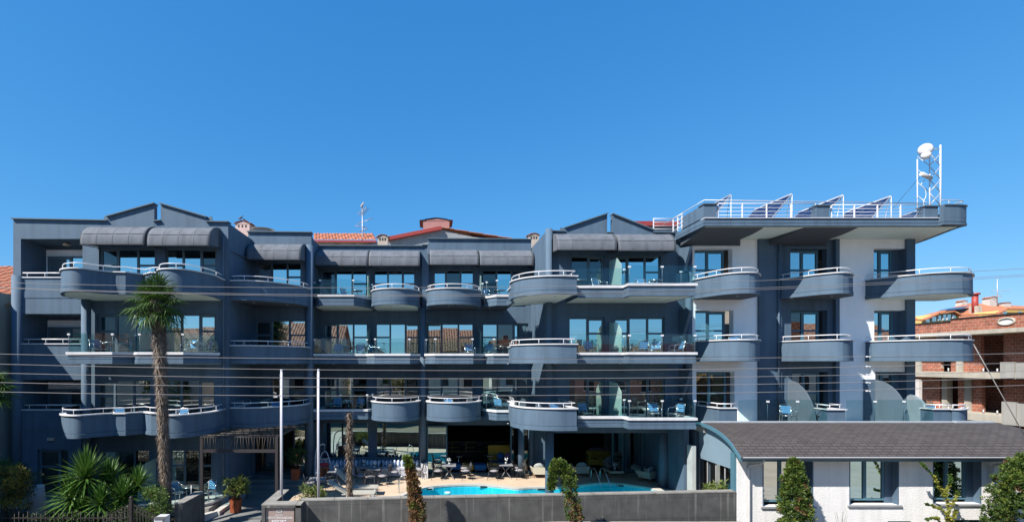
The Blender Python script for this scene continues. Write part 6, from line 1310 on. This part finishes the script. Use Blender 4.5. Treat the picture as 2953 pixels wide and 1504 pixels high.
# solar panels
sol_m = brickmat('solar_cells', (.012,.022,.07), (.016,.028,.085), (.10,.13,.2), .9, .32, .012, uv=True, rough=.15, bump=0, offset=0, var=.1)
SP = 'tilted solar panels on the roof terrace'
def solar(H, L_, B, label):
    H, L_, B = P(*H), P(*L_), P(*B); D_ = L_+B-H; o = empty('solar_panel', ((H.x+L_.x)/2, H.y, 12.1), label, 'solar panel', SP); n = (L_-H).cross(B-H).normalized()
    if n.z < 0: n = -n
    b = MB(); e = (H, L_, D_, B); b.face([p+n*.03 for p in e], 0, uv=[(0,0),(1.9,0),(1.9,1.3),(0,1.3)]); b.idx([p+n*.028 for p in e]+[p-n*.03 for p in e], [(0,1,5,4),(1,2,6,5),(2,3,7,6),(3,0,4,7),(4,5,6,7)], 1); b.build('panel', [sol_m, galv_m], o)
    for p, q, fw_ in ((H, L_, .05), (L_, D_, .02), (D_, B, .02), (B, H, .025)): t = MB(); t.beam(p+n*.02, q+n*.02, fw_, fw_); t.build('panel_frame', rail_m if fw_ > .05 else galv_m, o)
    t = MB(); t.tube([H, (H.x, H.y, 12.4)], .019, 6); t.build('leg', rail_m, o); t = MB(); t.tube([H.lerp(B,.1), ((H.x+B.x)/2+.3, H.y, 12.4)], .015, 6); t.build('leg', galv_m, o); t = MB(); t.tube([(H.x, H.y, 12.6), (H.x+.9, H.y+.3, 12.4)], .013, 6); t.build('leg', galv_m, o)
solar((2108, 562, 25.4), (2052, 592, 27), (2062, 622, 24.6), 'narrow end-on solar panel, leftmost on the roof terrace')
solar((2284, 560, 25.4), (2176, 606, 26.6), (2226, 630, 24.7), 'dark blue solar panel, second from the left behind the roof railing'); solar((2432, 563, 25.4), (2306, 612, 26.6), (2366, 632, 24.7), 'dark blue solar panel behind the middle roof pier'); solar((2570, 566, 25.4), (2441, 612, 26.6), (2510, 634, 24.7), 'largest looking solar panel, just left of the lattice mast')
solar((2655, 606, 23.6), (2595, 626, 24.4), (2628, 640, 23.0), 'low grey solar panel beside the lattice mast foot')
# pigeons on the chimney
pg_m = M('pigeon_grey', (.10,.105,.125), .8, .3, 20)
for px, py, Y, s, l in ((694, 630, 31.2, 1, 'dark pigeon perched highest on the pink chimney cap'), (706, 637, 31.3, -1, 'dark pigeon sitting lower on the right slope of the pink chimney cap')):
    c = P(px, py, Y); b = MB(); prof_ = [(-.17,.018,-.01),(-.12,.03,.0),(-.06,.06,.02),(.0,.075,.04),(.05,.07,.065),(.085,.05,.10),(.10,.036,.135),(.115,.036,.165),(.135,.028,.175),(.16,.008,.165)]; n = 8; vs = []
    for x, r, z in prof_:
        for j in range(n): t = 2*math.pi*j/n; vs.append((c.x+s*x, c.y+r*math.cos(t)*.85, c.z+z+r*math.sin(t)*(1 if x < .09 else .9)))
    b.idx(vs, [(i*n+j, i*n+(j+1) % n, (i+1)*n+(j+1) % n, (i+1)*n+j) for i in range(len(prof_)-1) for j in range(n)]+[tuple(range(n)), tuple(range(len(vs)-n, len(vs)))], 0, True)
    b.tube([(c.x, c.y-.02, c.z-.03), (c.x, c.y-.02, c.z-.1)], .006, 4); b.tube([(c.x, c.y+.02, c.z-.03), (c.x, c.y+.02, c.z-.1)], .006, 4); tag(b.build('pigeon', pg_m, loc=c), l, 'pigeon', 'pigeons on the chimney')
t = MB(); q = P(2876, 858, 69); t.tube([(q.x, 69, q.z-1), (q.x, 69, q.z+2.6)], .05, 5); yagi(t, (q.x, 69, q.z+.9), 1.6, (.8,-.5,0), 6, .4); yagi(t, (q.x, 69, q.z+.2), 1.2, (-.8,-.5,0), 5, .4); tag(t.build('roof_aerial', galv_m, loc=(q.x, 69, q.z)), 'thin television aerial on the yellow house roof', 'aerial')
# ------------------------------------------------------------------ the other side of the street, seen only in the hotel's windows
def house(x0, x1, y0, y1, ze, zr, wcol, label, axis='x', roof=tile_m):
    o = empty('street_house', ((x0+x1)/2, (y0+y1)/2, -1.2), label, 'house', 'houses across the street, mirrored in the hotel windows'); wm_ = M('house_render', tuple(min(.95, q*1.5) for q in wcol), .85, .08, 1, stain=.15); b = MB(); b.box(x0, x1, y0, y1, -1.2, ze); b.build('wall', wm_, o)
    b = MB(); ov = .5
    if axis == 'x':
        ym = (y0+y1)/2; tiles(b, (x1+ov, y1+ov, ze), Vector((x0-x1-2*ov,0,0)), Vector((0, ym-y1-ov, zr-ze)), int((x1-x0)/.3), 12); tiles(b, (x0-ov, y0-ov, ze), Vector((x1-x0+2*ov,0,0)), Vector((0, ym-y0+ov, zr-ze)), int((x1-x0)/.3), 12)
        g_ = MB(); g_.xprism([(y0, ze), (y1, ze), (ym, zr-.15)], x0+.02, x1-.02)
    else:
        xm = (x0+x1)/2; tiles(b, (x0-ov, y1+ov, ze), Vector((0,y0-y1-2*ov,0)), Vector((xm-x0+ov, 0, zr-ze)), int((y1-y0)/.3), 12); tiles(b, (x1+ov, y0-ov, ze), Vector((0,y1-y0+2*ov,0)), Vector((xm-x1-ov, 0, zr-ze)), int((y1-y0)/.3), 12)
        g_ = MB(); g_.yprism([(x0, ze), (x1, ze), (xm, zr-.15)], y0+.02, y1-.02)
    b.build('roof', roof, o, fix=False); g_.build('gable', wm_, o)
    n = max(2, int((x1-x0)/2.6))
    for i in range(n):
        for z in (.2, 3.2, 6.2):
            if z+1.6 > ze: continue
            x = x0+(x1-x0)*(i+.5)/n; w_ = MB(); w_.box(x-.5, x+.5, y1-.02, y1+.03, z, z+1.5); w_.build('window', int_m, o); s_ = MB(); s_.box(x-.65, x+.65, y1, y1+.1, z-.08, z); s_.build('sill', coping_m, o)
    c = MB(); c.box(x0+1.5, x0+2.1, (y0+y1)/2-1.2, (y0+y1)/2-.6, ze, zr+.7); c.build('chimney', pl, o)
house(-46, -36, -16, -7, 5.2, 8.6, (.42,.38,.30), 'tan gabled house mirrored in the left windows', 'y'); house(-34, -24, -15, -6, 7.4, 10.2, (.30,.28,.26), 'grey brown house with low tiled roof mirrored in the left windows'); house(-19, -11, -14, -6, 7.8, 11.0, (.5,.44,.36), 'cream house with steep tile roof mirrored above the hanging chair', 'x'); house(-10, -4.5, -20, -11, 5.6, 8.4, (.52,.5,.46), 'low white house mirrored in the middle windows', 'y')
house(-2.5, 6.5, -15, -6, 7.4, 10.6, (.48,.42,.34), 'beige house with tile roof mirrored right of the middle', 'x'); house(9, 14, -16, -8, 8.4, 9.4, (.46,.43,.4), 'taller beige house mirrored left of the big round balconies', 'x'); house(16, 28, -13, -5, 5.6, 8.2, (.30,.16,.12), 'low brick red house mirrored in the right block windows', 'x'); house(31, 38, -14, -6, 6.8, 8.2, (.55,.40,.2), 'ochre house mirrored in the first wing windows', 'x'); house(40, 52, -15, -6, 8.2, 10.8, (.36,.33,.3), 'grey house mirrored in the outer wing windows', 'x')
def tree(x, y, z0, h, r, label):
    o = empty('street_tree', (x, y, z0), label, 'tree', 'trees across the street, mirrored in the windows'); t = MB(); t.tube([(x,y,z0),(x+.1,y,z0+h*.5),(x,y,z0+h*.8)], .2, 8, r1=.08); t.build('trunk', bark_m, o); b = MB()
    cs = [(x+rnd.gauss(0,r*.45), y+rnd.gauss(0,r*.45), z0+h*.65+rnd.gauss(0,r*.45)) for _ in range(45)]; clumps(b, cs, r*.32, 70, .22); b.build('crown', leafmat('street_leaf', (.03,.05,.01), (.12,.13,.03), 2, .2), o, fix=False)
for a in ((-3.6, -7, -1.2, 8.2, 2.0, 'bushy tree mirrored in the middle third-floor windows'), (26, -3, -1.2, 6.2, 2.4, 'green tree mirrored in the right second-floor windows'), (-26, -4.5, -1.2, 6.4, 1.6, 'tree mirrored in the left second-floor windows'), (-8.5, -4, -1.2, 5.4, 1.5, 'small tree mirrored in the second-floor windows behind the flagpoles'), (34, -3, -1.2, 5.4, 1.8, 'tree mirrored in the lower windows of the white wing')): tree(*a)
